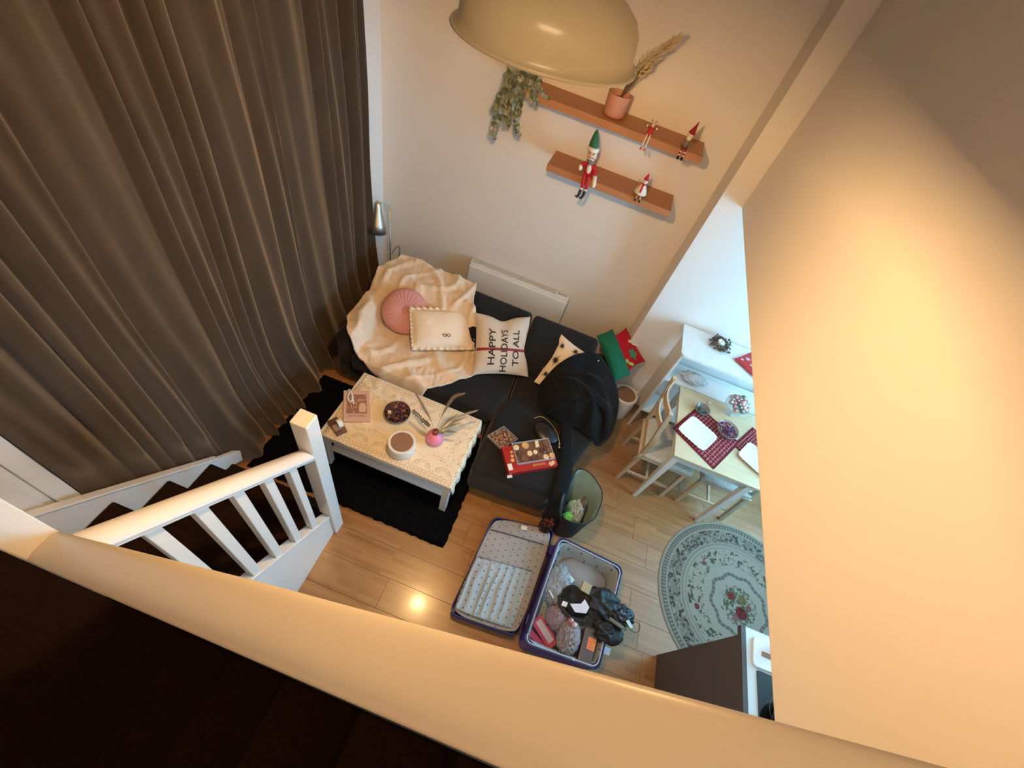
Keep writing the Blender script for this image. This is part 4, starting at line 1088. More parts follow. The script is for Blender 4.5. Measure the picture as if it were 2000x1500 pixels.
# 3: thin reindeer doll in red jumper, upper shelf
X, Y, Z = 0.118, 3.07, SU
d3 = thing('reindeer_doll', 'thin reindeer doll in red jumper dangling white legs from upper shelf', 'doll', (X, Y, Z))
obj('jumper', MB().lathe([(0.016, 0), (0.018, 0.012), (0.015, 0.035), (0.007, 0.046)], (X, Y - 0.01, Z), 14), m_dred, d3, smooth=True)
h3 = obj('head', MB().ell((X + 0.002, Y - 0.012, Z + 0.060), (0.011, 0.013, 0.013), 12, 8), m_skin, d3, smooth=True)
for s_ in (-1, 1):
    obj('antler', MB().tube([(X + s_ * 0.006, Y - 0.01, Z + 0.07), (X + s_ * 0.014, Y - 0.01, Z + 0.088)], 0.0018, 6).tube([(X + s_ * 0.010, Y - 0.01, Z + 0.078), (X + s_ * 0.020, Y - 0.01, Z + 0.080)], 0.0015, 6), m_dgrey, h3)
    ar = obj('arm', MB().tube([(X + s_ * 0.013, Y - 0.012, Z + 0.040), (X + s_ * 0.026, Y - 0.02, Z + 0.046)], 0.004, 8), m_dred, d3, smooth=True)
    obj('hand', MB().ell((X + s_ * 0.030, Y - 0.022, Z + 0.050), 0.006, 8, 6), m_dwhite, ar, smooth=True)
    l3 = obj('leg', MB().tube(catmull([(X + s_ * 0.008, Y - 0.02, Z + 0.008), (X + s_ * 0.010, Y - 0.052, Z + 0.006), (X + s_ * 0.011, Y - 0.055, Z - 0.060)], 5), 0.0038, 8), m_dwhite, d3, smooth=True)
    obj('boot', MB().ell((X + s_ * 0.012, Y - 0.062, Z - 0.068), (0.008, 0.013, 0.008)), M('pink_boot', (0.65, 0.20, 0.16), rough=0.8), l3, smooth=True)
# 4: red-hatted elf doll at the shelf end
X, Y, Z = 0.350, 3.08, SU
d4 = thing('elf_doll', 'small gnome doll with red pointed hat at the upper shelf end', 'doll', (X, Y, Z))
obj('jacket', MB().lathe([(0.020, 0), (0.021, 0.015), (0.017, 0.04), (0.008, 0.052)], (X, Y - 0.01, Z), 14), m_dgrey, d4, smooth=True)
h4 = obj('head', MB().ell((X + 0.003, Y - 0.008, Z + 0.072), (0.021, 0.019, 0.022), 14, 10), m_skin, d4, smooth=True)
obj('beard', MB().ell((X + 0.002, Y - 0.020, Z + 0.060), (0.015, 0.010, 0.014)), m_dwhite, h4, smooth=True)
obj('hat', MB().lathe([(0.022, 0), (0.017, 0.012), (0.010, 0.035), (0.002, 0.068)], (X + 0.004, Y - 0.006, Z + 0.086), 16, axis=(0.12, 0, 1)), m_ddark, d4, smooth=True)
for s_ in (-1, 1):
    obj('arm', MB().tube([(X + s_ * 0.016, Y - 0.012, Z + 0.042), (X + s_ * 0.024, Y - 0.03, Z + 0.015)], 0.0055, 8), m_dgrey, d4, smooth=True)
    l4 = obj('leg', MB().tube(catmull([(X + s_ * 0.010, Y - 0.02, Z + 0.010), (X + s_ * 0.012, Y - 0.052, Z + 0.006), (X + s_ * 0.013, Y - 0.056, Z - 0.035)], 5), 0.006, 8), m_ddark, d4, smooth=True)
    for q_ in (-0.005, -0.024): obj('leg_stripe', MB().cyl((X + s_ * 0.013, Y - 0.056, Z + q_), (X + s_ * 0.013, Y - 0.056, Z + q_ - 0.007), 0.0075), m_dwhite, l4, smooth=True)
    obj('boot', MB().ell((X + s_ * 0.013, Y - 0.065, Z - 0.044), (0.009, 0.015, 0.009)), m_dblack, l4, smooth=True)

# ------------------------------------------------------------------ pink pot with feathery stem
pp = thing('pink_pot_plant', 'matt pink pot with a feathery cream stem on the upper shelf', 'plant', (-0.135, 3.16, SU))
PX_, PY_ = -0.135, 3.155
obj('pot', MB().lathe([(0.050, 0), (0.063, 0.006), (0.069, 0.02), (0.076, 0.128), (0.071, 0.128), (0.064, 0.09), (0.0, 0.09)], (PX_, PY_, SU), 36), M('matt_pink', (0.62, 0.31, 0.23), rough=0.7), pp, smooth=True, auto=50)
obj('soil', MB().lathe([(0.058, 0.098), (0.0, 0.10)], (PX_, PY_, SU), 24, cap=False), m_dblack, pp)
m_cstem = M('olive_stem', (0.16, 0.12, 0.05), rough=0.8); m_cfl = M('cream_floret', (0.66, 0.52, 0.33), rough=0.9)
sp_ = catmull([(PX_, PY_, SU + 0.09), (PX_ + 0.03, PY_ - 0.03, SU + 0.22), (PX_ + 0.09, PY_ - 0.07, SU + 0.34), (PX_ + 0.185, PY_ - 0.11, SU + 0.47)], 10)
ss = obj('stem', MB().tube(sp_, 0.0022, 6), m_cstem, pp, smooth=True)
fl3 = MB()
for k in range(260):
    i = R.randrange(int(len(sp_) * 0.50), len(sp_)); p = V(sp_[i]); d = (V(sp_[-1]) - V(sp_[-4])).normalized()
    o1 = V((R.uniform(-1, 1), R.uniform(-1, 1), R.uniform(-1, 1))).normalized(); wd = 0.075 * (1.25 - i / len(sp_)) * 1.2
    q_ = p + o1 * wd * R.uniform(0.3, 0.8) + d * R.uniform(0, 0.02)
    dr = (d + o1 * 0.6).normalized(); fl3.ell(q_, (0.0045, 0.0045, 0.013), 6, 4, rot=V((0, 0, 1)).rotation_difference(dr).to_matrix())
obj('florets', fl3, m_cfl, ss, kind='stuff')
for k in range(7):
    a = k * 0.9; p0 = V((PX_, PY_, SU + 0.10)); tip = V(sp_[10 + k * 2]) + V((0.035 * cos(a) + 0.01, 0.03 * sin(a), 0.03)); mid = p0.lerp(tip, 0.6); b = V((0.006, 0.002, 0))
    obj('leaf', MB().add([p0, mid + b, tip, mid - b], [(0, 1, 2, 3)]), m_cstem, pp, solid=0.0006)

# ------------------------------------------------------------------ trailing eucalyptus on the shelf end
tpn = thing('trailing_plant', 'grey-green trailing eucalyptus spilling off the upper shelf end', 'plant', (-0.70, 3.15, SU))
obj('pot', MB().lathe([(0.04, 0), (0.05, 0.08), (0.052, 0.1), (0.046, 0.1), (0.0, 0.085)], (-0.70, 3.16, SU), 28), m_ceramic, tpn, smooth=True, auto=50)
m_el = [M('euc_leaf', (0.20, 0.215, 0.155), rough=0.6), M('euc_leaf_dark', (0.10, 0.125, 0.08), rough=0.6), M('euc_leaf_pale', (0.33, 0.33, 0.25), rough=0.65)]
leafmeshes = []
for mm_ in m_el:
    me_ = bpy.data.meshes.new('leaf'); n_ = 10
    vs_ = [(0, 0, 0.002)] + [(0.019 + 0.019 * cos(2 * pi * k / n_ + pi), 0.017 * sin(2 * pi * k / n_), 0.003 * cos(4 * pi * k / n_)) for k in range(n_)]
    vs_[0] = (0.019, 0, -0.001)
    me_.from_pydata(vs_, [], [(0, 1 + k, 1 + (k + 1) % n_) for k in range(n_)]); me_.materials.append(mm_); me_.update(); leafmeshes.append(me_)
base = V((-0.70, 3.15, SU))
def put_leaf(p, d, s_, par):
    o = bpy.data.objects.new('leaf', R.choice(leafmeshes)); COL.objects.link(o); o.parent = par
    z_ = V((R.uniform(-0.7, 0.7), -1.0 + R.uniform(-0.3, 0.3), R.uniform(-0.1, 0.9))).normalized()
    x_ = (d - z_ * d.dot(z_)).normalized(); y_ = z_.cross(x_)
    m_ = Matrix(((x_.x, y_.x, z_.x, 0), (x_.y, y_.y, z_.y, 0), (x_.z, y_.z, z_.z, 0), (0, 0, 0, 1)))
    o.matrix_local = Matrix.Translation(p - base) @ m_ @ Matrix.Scale(s_, 4)
vines = [((-0.86, 3.06, 1.90), (-0.84, 3.05, 2.12), 1.0), ((-0.84, 3.05, 1.99), (-0.80, 3.04, 2.18), 1.0), ((-0.68, 3.0, 2.0), (-0.74, 3.01, 2.16), 0.8), ((-0.76, 3.02, 2.02), (-0.77, 3.02, 2.18), 1.0),
         ((-0.72, 3.01, 2.08), (-0.72, 3.01, 2.18), 1.0), ((-0.80, 3.02, 2.08), (-0.80, 3.03, 2.20), 1.1), ((-0.87, 3.06, 2.05), (-0.83, 3.06, 2.2), 1.0), ((-0.62, 3.01, 2.20), (-0.66, 3.03, 2.28), 0.9), ((-0.55, 3.03, 2.245), (-0.62, 3.03, 2.27), 0.7)]
for tip, mid, ls in vines:
    pth = catmull([(-0.71, 3.14, SU + 0.09), V((lerp(-0.71, mid[0], 0.6), 3.08, SU + 0.11)), mid, tip], 7)
    vn = obj('vine', MB().tube(pth, 0.0016, 5), m_cstem, tpn, smooth=True)
    for i in range(5, len(pth), 1):
        d = (V(pth[i]) - V(pth[i - 1])).normalized()
        for sg in (-1, 1):
            sd = V((sg, R.uniform(-0.4, 0.2), R.uniform(-0.4, 0.2))) + d * 0.3
            put_leaf(V(pth[i]) + V((0, -0.004 * sg, 0)), sd.normalized(), ls * R.uniform(0.75, 1.1) * (1.0 - 0.35 * i / len(pth)) * 1.45, vn)
for k in range(46):
    p = V((-0.735 + R.gauss(0, 0.05), 3.06 + R.uniform(-0.04, 0.04), SU + R.uniform(-0.03, 0.12)))
    put_leaf(p, V((R.uniform(-1, 1), R.uniform(-0.6, 0), R.uniform(-0.6, 0.6))).normalized(), R.uniform(1.0, 1.35), tpn)

# ------------------------------------------------------------------ dining table
def mat_lightwood(name, a, b):
    n = NB(name, rough=0.42); co = n.co(); x, y, z = n.xyz(co)
    f = n.noise(n.comb(n.ma('MULTIPLY', x, 1.5), n.ma('MULTIPLY', y, 14), z), 3, 5)
    n.col(n.mix(f, a, b)); return n.m
m_dtop = mat_lightwood('pale_birch_top', (0.55, 0.40, 0.22), (0.68, 0.53, 0.33))
m_cwood = mat_lightwood('pale_chair_wood', (0.50, 0.38, 0.24), (0.62, 0.48, 0.32))
dt = thing('dining_table', 'pale wood topped dining table with tapering white legs', 'table', (1.55, 2.33, 0))
obj('tabletop', MB().box(1.172, 2.02, 1.98, 2.685, 0.718, 0.74), m_dtop, dt, bevel=0.003)
obj('apron', MB().box(1.20, 1.79, 2.012, 2.03, 0.64, 0.718), m_tw, dt); obj('apron', MB().box(1.20, 1.79, 2.63, 2.648, 0.64, 0.718), m_tw, dt)
obj('apron', MB().box(1.20, 1.218, 2.03, 2.63, 0.64, 0.718), m_tw, dt)
for x, y in ((1.185, 1.992), (1.752, 1.992), (1.185, 2.62), (1.752, 2.62)):
    q_ = MB(); w0, w1 = 0.032, 0.05
    q_.add([(x, y, 0), (x + w0, y, 0), (x + w0, y + w0, 0), (x, y + w0, 0), (x, y, 0.717), (x + w1, y, 0.717), (x + w1, y + w1, 0.717), (x, y + w1, 0.717)],
           [(0, 3, 2, 1), (4, 5, 6, 7), (0, 1, 5, 4), (1, 2, 6, 5), (2, 3, 7, 6), (3, 0, 4, 7)])
    obj('leg', q_, m_tw, dt, bevel=0.002)

# ------------------------------------------------------------------ dining chairs (built facing +x, origin at the rear left foot line)
def mat_floral():
    n = NB('grey_floral_cotton', rough=0.9, spec=0.1); co = n.co()
    f = n.noise(co, 24, 4, 0.6, 1.5)
    n.col(n.ramp(f, [(0.40, (0.62, 0.58, 0.50)), (0.50, (0.45, 0.43, 0.38)), (0.58, (0.66, 0.62, 0.54)), (0.70, (0.36, 0.35, 0.31))])); return n.m
m_floral = mat_floral()
def make_chair(x0, y0, label):
    t = thing('dining_chair', label, 'chair', (0, 0, 0), 'dining chairs pushed under the table')
    W, D, H = 0.39, 0.44, 1.0
    for y in (0.0, W - 0.032):
        pth = [(0.0, y, 0), (0.03, y, 0.42), (0.025, y, 0.6), (-0.02, y, H)]
        lo = [(a, y, c) for a, b, c in pth] + [(a + 0.032, y, c) for a, b, c in reversed(pth)]
        obj('rear_post', MB().extrude(lo, (0, 0.032, 0)), m_cwood, t, bevel=0.003)
        obj('front_leg', MB().box(D - 0.03, D, y, y + 0.03, 0, 0.42), m_cwood, t, bevel=0.003)
        obj('side_stretcher', MB().box(0.035, D - 0.03, y + 0.008, y + 0.022, 0.14, 0.165), m_cwood, t)
    obj('cross_stretcher', MB().box(0.21, 0.23, 0.02, W - 0.02, 0.142, 0.163), m_cwood, t)
    obj('seat', MB().box(0.02, D + 0.005, -0.005, W + 0.005, 0.405, 0.43), m_cwood, t, bevel=0.006)
    m_ = frame_m((0.045, 0.0, 0.455), (D - 0.03, 0, 0), (0, W, 0))
    cb = MB()
    cb.prism([(0.045, -0.01), (D + 0.02, -0.015), (D + 0.02, W + 0.015), (0.045, W + 0.01)], 0.432, 0.482)
    c_ = obj('seat_cushion', cb, m_floral, t, bevel=0.02, bseg=4, smooth=True, auto=60)
    obj('tie', MB().tube(catmull([(0.05, 0.01, 0.46), (0.02, -0.02, 0.45), (0.0, -0.015, 0.40), (0.02, -0.03, 0.36)], 5), 0.004, 6, flat=0.4), m_floral, c_)
    for zz, xx in ((0.955, -0.014), (0.80, 0.003)):
        pts = [(xx + 0.016 - 0.045 * sin(pi * k / 10), 0.03 + (W - 0.06) * k / 10) for k in range(11)]
        sl = MB(); vs_ = []
        for (a, b) in pts: vs_ += [(a, b, zz - 0.028), (a + 0.014, b, zz - 0.028), (a + 0.014, b, zz + 0.028), (a, b, zz + 0.028)]
        fs_ = [(0, 3, 2, 1), (40, 41, 42, 43)]
        for k in range(10):
            for e in range(4): fs_.append((k * 4 + e, k * 4 + (e + 1) % 4, k * 4 + 4 + (e + 1) % 4, k * 4 + 4 + e))
        obj('back_slat', sl.add(vs_, fs_), m_cwood, t, smooth=True, auto=40)
    t.location = (x0, y0, 0); return t
ch1 = make_chair(1.005, 2.09, 'pale wood dining chair tucked in from the left, curved slats showing')
ch2 = dup(ch1, (2.0, 2.10 + 0.39, 0), pi, 'pale wood dining chair under the table, only cushion and legs showing')

# ------------------------------------------------------------------ things on the dining table
def mat_plaid():
    n = NB('red_plaid_weave', rough=0.95, spec=0.05); uv = n.co('UV'); x, y, z = n.xyz(uv)
    def st(s, f, w): return n.lt(n.ma('FRACT', n.ma('MULTIPLY', s, f)), w)
    c = n.mix(n.ma('MULTIPLY', st(x, 30, 0.5), 0.5), (0.28, 0.02, 0.03), (0.08, 0.012, 0.02))
    c = n.mix(n.ma('MULTIPLY', st(y, 24, 0.5), 0.5), c, (0.10, 0.01, 0.02))
    c = n.mix(n.ma('MULTIPLY', n.ma('MULTIPLY', st(x, 15, 0.16), n.gt(n.noise(uv, 60, 2), 0.45)), 0.7), c, (0.58, 0.50, 0.42))
    c = n.mix(n.ma('MULTIPLY', n.ma('MULTIPLY', st(y, 12, 0.18), n.gt(n.noise(uv, 60, 2), 0.5)), 0.6), c, (0.55, 0.46, 0.38))
    e = n.ma('MINIMUM', n.ma('MINIMUM', x, n.ma('SUBTRACT', 1, x)), n.ma('MINIMUM', y, n.ma('SUBTRACT', 1, y)))
    c = n.mix(n.lt(e, 0.03), c, (0.12, 0.015, 0.025)); n.col(c); return n.m
m_plaid = mat_plaid()
def placemat(O, X, Y, label):
    O, X, Y = V(O), V(X), V(Y)
    def f(u, v): p = O + X * u + Y * v; return p + V((0, 0, 0.0006 * noise.noise(p * 20)))
    mb = MB().grid(16, 12, f); o = obj('placemat', mb, m_plaid, org=tuple(O + X / 2 + Y / 2), solid=0.002)
    u = o.data.uv_layers.new(name='UVMap')
    for lp in o.data.loops: i = lp.vertex_index; u.data[lp.index].uv = ((i % 17) / 16, (i // 17) / 12)
    tag(o, label, 'placemat', 'red plaid placemats'); return o
placemat((1.137, 2.215, 0.7435), (0.335, -0.222, 0), (0.205, 0.335, 0), 'red plaid placemat nearer the curved-slat chair')
placemat((1.625, 2.29, 0.7435), (0.27, -0.20, 0), (0.17, 0.255, 0), 'red plaid placemat against the orange lit wall edge')
m_plate = M('white_porcelain', (0.86, 0.85, 0.86), rough=0.22, coat=0.4)
def plate_tray(O, X, Y, label):
    O, X, Y = V(O), V(X), V(Y); C_ = O + X / 2 + Y / 2
    t = thing('serving_plate', label, 'plate', tuple(C_), 'white scalloped plates')
    def ringp(s, z, scal):
        out = []
        N_ = 120
        for k in range(N_):
            a = 2 * pi * k / N_; c_, s_ = cos(a), sin(a); m_ = (abs(c_) ** 7 + abs(s_) ** 7) ** (-1 / 7)
            w = 1 + scal * (abs(sin(a * 14)) - 0.5)
            out.append(C_ + X / 2 * c_ * m_ * s * w + Y / 2 * s_ * m_ * s * w + V((0, 0, z)))
        return out
    lv_ = [(0.80, 0.0, 0), (0.97, 0.011, 0.03), (1.0, 0.014, 0.045), (0.97, 0.0155, 0.04), (0.83, 0.007, 0.0), (0.78, 0.005, 0)]
    vs_ = []; fs_ = []
    for s, z, sc in lv_: vs_ += ringp(s, z, sc)
    N_ = 120
    for i in range(len(lv_) - 1):
        for k in range(N_): fs_.append((i * N_ + k, i * N_ + (k + 1) % N_, (i + 1) * N_ + (k + 1) % N_, (i + 1) * N_ + k))
    fs_.append(tuple(range(N_))[::-1]); fs_.append(tuple((len(lv_) - 1) * N_ + k for k in range(N_)))
    obj('dish', MB().add(vs_, fs_), m_plate, t, smooth=True, auto=50)
    fm = MB()
    q1 = lambda a, b, z: C_ + X / 2 * a + Y / 2 * b + V((0, 0, z))
    for a0, b0, a1, b1 in ((-0.76, -0.78, 0.76, -0.73), (-0.76, 0.73, 0.76, 0.78), (-0.78, -0.76, -0.73, 0.76), (0.73, -0.76, 0.78, 0.76)):
        fm.obox(q1(a0, b0, 0.0052), X / 2 * (a1 - a0), Y / 2 * (b1 - b0), (0, 0, 0.0015))
    obj('raised_rim', fm, m_plate, t); return t
plate_tray((1.168, 2.212, 0.746), (0.212, -0.116, 0), (0.118, 0.196, 0), 'white scalloped plate on the placemat nearer the chair')
plate_tray((1.645, 2.20, 0.746), (0.212, -0.126, 0), (0.108, 0.176, 0), 'white scalloped plate partly hidden by the orange lit wall')
m_gl = NB('clear_glass', rough=0.03, alpha=0.35, spec=0.9).col((0.75, 0.72, 0.70)).m
def gbowl(c, r, h, seg=32):
    return MB().lathe([(r * 0.5, 0), (r * 0.9, h * 0.3), (r, h), (r * 0.96, h), (r * 0.84, h * 0.35), (r * 0.4, h * 0.1), (0, h * 0.1)], c, seg)
sb = thing('smoked_glass_bowl', 'small smoked glass bowl with feathers at the placemat corner', 'bowl', (1.352, 2.49, 0.746))
obj('bowl', gbowl((1.352, 2.49, 0.746), 0.060, 0.04), NB('smoked_glass', rough=0.05, alpha=0.6).col((0.22, 0.19, 0.17)).m, sb, smooth=True)
fb = MB()
for k in range(9): fb.ell((1.352 + R.uniform(-0.02, 0.02), 2.49 + R.uniform(-0.02, 0.02), 0.766), (0.02, 0.006, 0.004), 8, 5, rot=Matrix.Rotation(k * 0.8, 3, 'Z'))
obj('dried_feathers', fb, M('charcoal_feather', (0.09, 0.09, 0.085), rough=0.8), sb, kind='stuff')
cb_ = thing('purple_potpourri_bowl', 'glass bowl of purple and crimson potpourri between the two placemats', 'bowl', (1.555, 2.375, 0.746))
obj('bowl', gbowl((1.555, 2.375, 0.746), 0.086, 0.05), NB('brown_glass', rough=0.05, alpha=0.55).col((0.35, 0.22, 0.18)).m, cb_, smooth=True)
pm2 = [M('violet_petal', (0.05, 0.02, 0.09), rough=0.8), M('crimson_petal', (0.28, 0.015, 0.07), rough=0.7), M('pinkish_petal', (0.45, 0.28, 0.30), rough=0.8), M('moss', (0.10, 0.13, 0.10), rough=0.9)]
q_ = MB()
for k in range(130):
    a = R.uniform(0, 6.28); r_ = 0.080 * sqrt(R.random()); q_.cur = R.choice([0, 0, 0, 1, 1, 2, 3])
    q_.ell((1.555 + r_ * cos(a), 2.375 + r_ * sin(a), 0.775 + R.uniform(0, 0.035) * (1 - r_ / 0.08)), (0.012, 0.006, 0.004), 6, 4, rot=Matrix.Rotation(R.uniform(0, 3), 3, 'Z') @ Matrix.Rotation(R.uniform(-1, 1), 3, 'X'))
obj('petals', q_, pm2, cb_, kind='stuff')
tl = thing('tealight', 'small tealight in a glass ring near the table back edge', 'candle', (1.424, 2.612, 0.7405))
obj('holder', gbowl((1.424, 2.612, 0.7405), 0.022, 0.016, 20), m_gl, tl, smooth=True)
obj('candle', MB().lathe([(0.014, 0.002), (0.014, 0.012), (0, 0.012)], (1.424, 2.612, 0.7405), 18), M('cream_candle', (0.8, 0.66, 0.42), rough=0.5), tl, smooth=True, auto=40)
bvs = thing('bauble_bowl', 'footed glass bowl heaped with pink and silver baubles', 'bowl', (1.60, 2.615, 0.7405))
c_ = (1.60, 2.60, 0.7405)
obj('bowl', MB().lathe([(0.04, 0), (0.012, 0.012), (0.012, 0.03), (0.06, 0.05), (0.095, 0.09), (0.10, 0.12), (0.097, 0.12), (0.055, 0.055), (0, 0.045)], c_, 32), m_gl, bvs, smooth=True)
m_bb = [M('rose_bauble', (0.62, 0.30, 0.32), rough=0.2, metal=0.6), M('silver_bauble', (0.62, 0.60, 0.56), rough=0.2, metal=0.8), M('blush_bauble', (0.70, 0.45, 0.42), rough=0.3, metal=0.3), M('smoke_bauble', (0.22, 0.23, 0.20), rough=0.3, metal=0.5)]
for k in range(30):
    a = k * 2.4; r_ = 0.082 * sqrt((k + 0.5) / 30)
    obj('bauble', MB().ell((c_[0] + r_ * cos(a), c_[1] + r_ * sin(a), c_[2] + 0.115 + 0.055 * (1 - (r_ / 0.09) ** 2) + R.uniform(-0.008, 0.008)), R.uniform(0.015, 0.023), 14, 9), m_bb[k % 4], bvs, smooth=True)

# ------------------------------------------------------------------ marble console
def mat_marble():
    n = NB('white_marble', rough=0.3, coat=0.2); co = n.co()
    f = n.noise(co, 3.2, 6, 0.6, 1.6); v_ = n.ma('ABSOLUTE', n.ma('SUBTRACT', f, 0.5))
    n.col(n.ramp(v_, [(0.0, (0.66, 0.68, 0.65)), (0.012, (0.75, 0.75, 0.73)), (0.05, (0.78, 0.77, 0.75)), (1.0, (0.80, 0.79, 0.77))])); return n.m
cs = thing('console_table', 'tall white console with marble top behind the dining table', 'table', (1.48, 2.85, 0))
def rpoly(pts, r, n_=5):
    out = []; N_ = len(pts)
    rs = r if isinstance(r, (list, tuple)) else [r] * N_
    for i in range(N_):
        p, a, b = V(pts[i]).to_2d(), V(pts[i - 1]).to_2d(), V(pts[(i + 1) % N_]).to_2d(); ri = rs[i]
        if ri <= 0: out.append(tuple(p)); continue
        A = p + (a - p).normalized() * ri; B = p + (b - p).normalized() * ri
        for k in range(n_ + 1):
            t = k / n_; q_ = A * (1 - t) ** 2 + p * 2 * t * (1 - t) + B * t * t; out.append(tuple(q_))
    return out
obj('marble_top', MB().prism(rpoly([(0.992, 2.632, 0), (2.0, 2.632, 0), (2.0, 3.002, 0), (0.992, 3.002, 0)], [0.035, 0, 0, 0.008]), 1.066, 1.09), mat_marble(), cs, bevel=0.002)
for x, y in ((1.03, 2.71), (1.03, 2.95), (1.93, 2.71), (1.93, 2.95)):
    obj('leg', MB().box(x, x + 0.022, y, y + 0.022, 0, 1.066), m_tw, cs, bevel=0.002)
obj('apron', MB().box(1.03, 1.965, 2.715, 2.73, 1.0, 1.066), m_tw, cs)
obj('end_panel', MB().box(1.032, 1.045, 2.74, 2.95, 0.25, 1.066), m_tw, cs)
obj('shelf', MB().box(1.045, 1.93, 2.72, 2.97, 0.70, 0.715), m_tw, cs); obj('shelf', MB().box(1.045, 1.93, 2.72, 2.97, 0.25, 0.265), m_tw, cs)
def crumple(c, r, seed, amp=0.25, sub=4, f=3.0, flat_z=None):
    b = bmesh.new(); bmesh.ops.create_icosphere(b, subdivisions=sub, radius=1.0)
    for v_ in b.verts:
        d = v_.co.normalized(); n1 = abs(noise.noise(d * f + V((seed, 0, 0)))); n2 = abs(noise.noise(d * f * 2.7 + V((0, seed, 0))))
        k = 1 - amp * n1 * 1.8 - amp * 0.6 * n2
        v_.co = V((c[0] + d.x * r[0] * k, c[1] + d.y * r[1] * k, c[2] + d.z * r[2] * k))
        if flat_z is not None and v_.co.z < flat_z: v_.co.z = flat_z
    mb = MB().add([v_.co.copy() for v_ in b.verts], [tuple(v_.index for v_ in f_.verts) for f_ in b.faces]); b.free(); return mb
def mat_plastic(name, c, a=0.5):
    n = NB(name, rough=0.16, alpha=a, spec=0.9); n.col(c); n.bump(n.noise(n.co(), 26, 5, 0.7, 2.0), 0.9, 0.02); return n.m
m_clear = mat_plastic('clear_film', (0.75, 0.75, 0.76), 0.42); m_pinkfilm = mat_plastic('pink_tinted_film', (0.62, 0.42, 0.48), 0.55)
o = obj('plastic_bag', crumple((1.27, 2.80, 0.765), (0.13, 0.07, 0.05), 3, 0.3, flat_z=0.716), mat_plastic('milky_film', (0.78, 0.76, 0.74), 0.8), org=(1.27, 2.80, 0.716), smooth=True)
tag(o, 'crumpled milky plastic bag on the console shelf behind the dining table', 'bag')
# wreath candle
wr = thing('candle_wreath', 'small rustic wreath of cones with a white candle on the marble', 'candle', (1.285, 2.895, 1.0905))
wc = V((1.288, 2.90, 1.0905)); m_cone = [M('cone_brown', (0.10, 0.065, 0.045), rough=0.9), M('cone_grey', (0.18, 0.16, 0.13), rough=0.9), M('moss_green', (0.10, 0.11, 0.06), rough=0.9), M('berry_dark', (0.10, 0.03, 0.03), rough=0.6)]
w_ = MB()
for k in range(150):
    a = R.uniform(0, 6.28); rr = R.gauss(0.062, 0.014); w_.cur = R.choice([0, 0, 1, 2, 3]); zz = 0.008 + R.uniform(0, 0.035)
    w_.ell(wc + V((rr * cos(a), rr * sin(a), zz)), (R.uniform(0.008, 0.016), R.uniform(0.006, 0.010), 0.006), 6, 5, rot=Matrix.Rotation(R.uniform(0, 3), 3, 'Z') @ Matrix.Rotation(R.uniform(-1, 1), 3, 'X'))
obj('cones_and_twigs', w_, m_cone, wr, smooth=False, kind='stuff')
obj('candle', MB().lathe([(0.028, 0.0), (0.028, 0.045), (0.024, 0.048), (0.0, 0.044)], wc, 24), m_ceramic, wr, smooth=True, auto=40)
obj('wick', MB().cyl(wc + V((0, 0, 0.044)), wc + V((0, 0, 0.056)), 0.0015, seg=6), m_dblack, wr)
sn = thing('red_gift_pouch', 'red and white patterned pouch at the marble top edge', 'pouch', (1.56, 2.83, 1.0905))
pm3 = frame_m((1.405, 2.80, 1.102), (0.17, -0.13, 0), (0.15, 0.16, 0.0))
obj('pouch_body', pillow_mb(pm3, 0.014, 0.05, 16, seed=9), M('pouch_red', (0.50, 0.02, 0.03), rough=0.6), sn, smooth=True)
sf = MB()
for (a, b, s) in ((-0.5, -0.1, 0.2), (0.0, 0.3, 0.24), (0.1, -0.35, 0.2), (-0.25, 0.6, 0.14), (0.5, 0.1, 0.2), (-0.65, -0.55, 0.12)):
    for k in range(3):
        an = k * pi / 3; dx, dy = cos(an) * s, sin(an) * s; px_, py_ = -sin(an) * 0.025, cos(an) * 0.025
        sf.add([pm3 @ V((a + i_ * dx + j_ * px_, b + i_ * dy + j_ * py_, pillow_h(a, b, 0.014) + 0.003)) for i_, j_ in ((-1, -1), (1, -1), (1, 1), (-1, 1))], [(0, 1, 2, 3)])
obj('snowflake_print', sf, m_white, sn, kind='stuff')

# ------------------------------------------------------------------ kitchen unit with hob
m_grey = M('slate_grey_panel', (0.085, 0.070, 0.062), rough=0.6); m_wtop = M('pale_worktop', (0.68, 0.68, 0.66), rough=0.4)
ku = thing('kitchen_cabinet', 'slate grey kitchen base unit seen from its side panel', 'cabinet', (1.85, 0.5, 0))
obj('side_panel', MB().box(1.525, 1.55, 0.10, 0.885, 0, 0.90), m_grey, ku, bevel=0.001)
obj('carcass', MB().box(1.55, 2.35, 0.12, 0.86, 0.10, 0.90), m_grey, ku)
obj('plinth', MB().box(1.55, 2.35, 0.14, 0.82, 0, 0.10), m_grey, ku)
for x in (1.555, 1.955):
    dr = obj('door', MB().box(x, x + 0.39, 0.86, 0.878, 0.12, 0.88), m_grey, ku, bevel=0.001)
    obj('handle', MB().tube([(x + 0.05, 0.879, 0.80), (x + 0.05, 0.905, 0.80), (x + 0.20, 0.905, 0.80), (x + 0.20, 0.879, 0.80)], 0.005, 8), m_steel, dr)
obj('edge_strip', MB().box(1.525, 1.55, 0.10, 0.93, 0.9005, 0.932), m_grey, ku, label='grey edge strip')
o = obj('worktop', MB().box(1.5505, 2.35, 0.10, 0.93, 0.9005, 0.932), m_wtop, org=(1.95, 0.5, 0.9)); tag(o, 'pale worktop on the grey kitchen unit', 'worktop')
hbx = thing('hob', 'black glass hob set in the pale worktop', 'hob', (1.87, 0.45, 0.932))
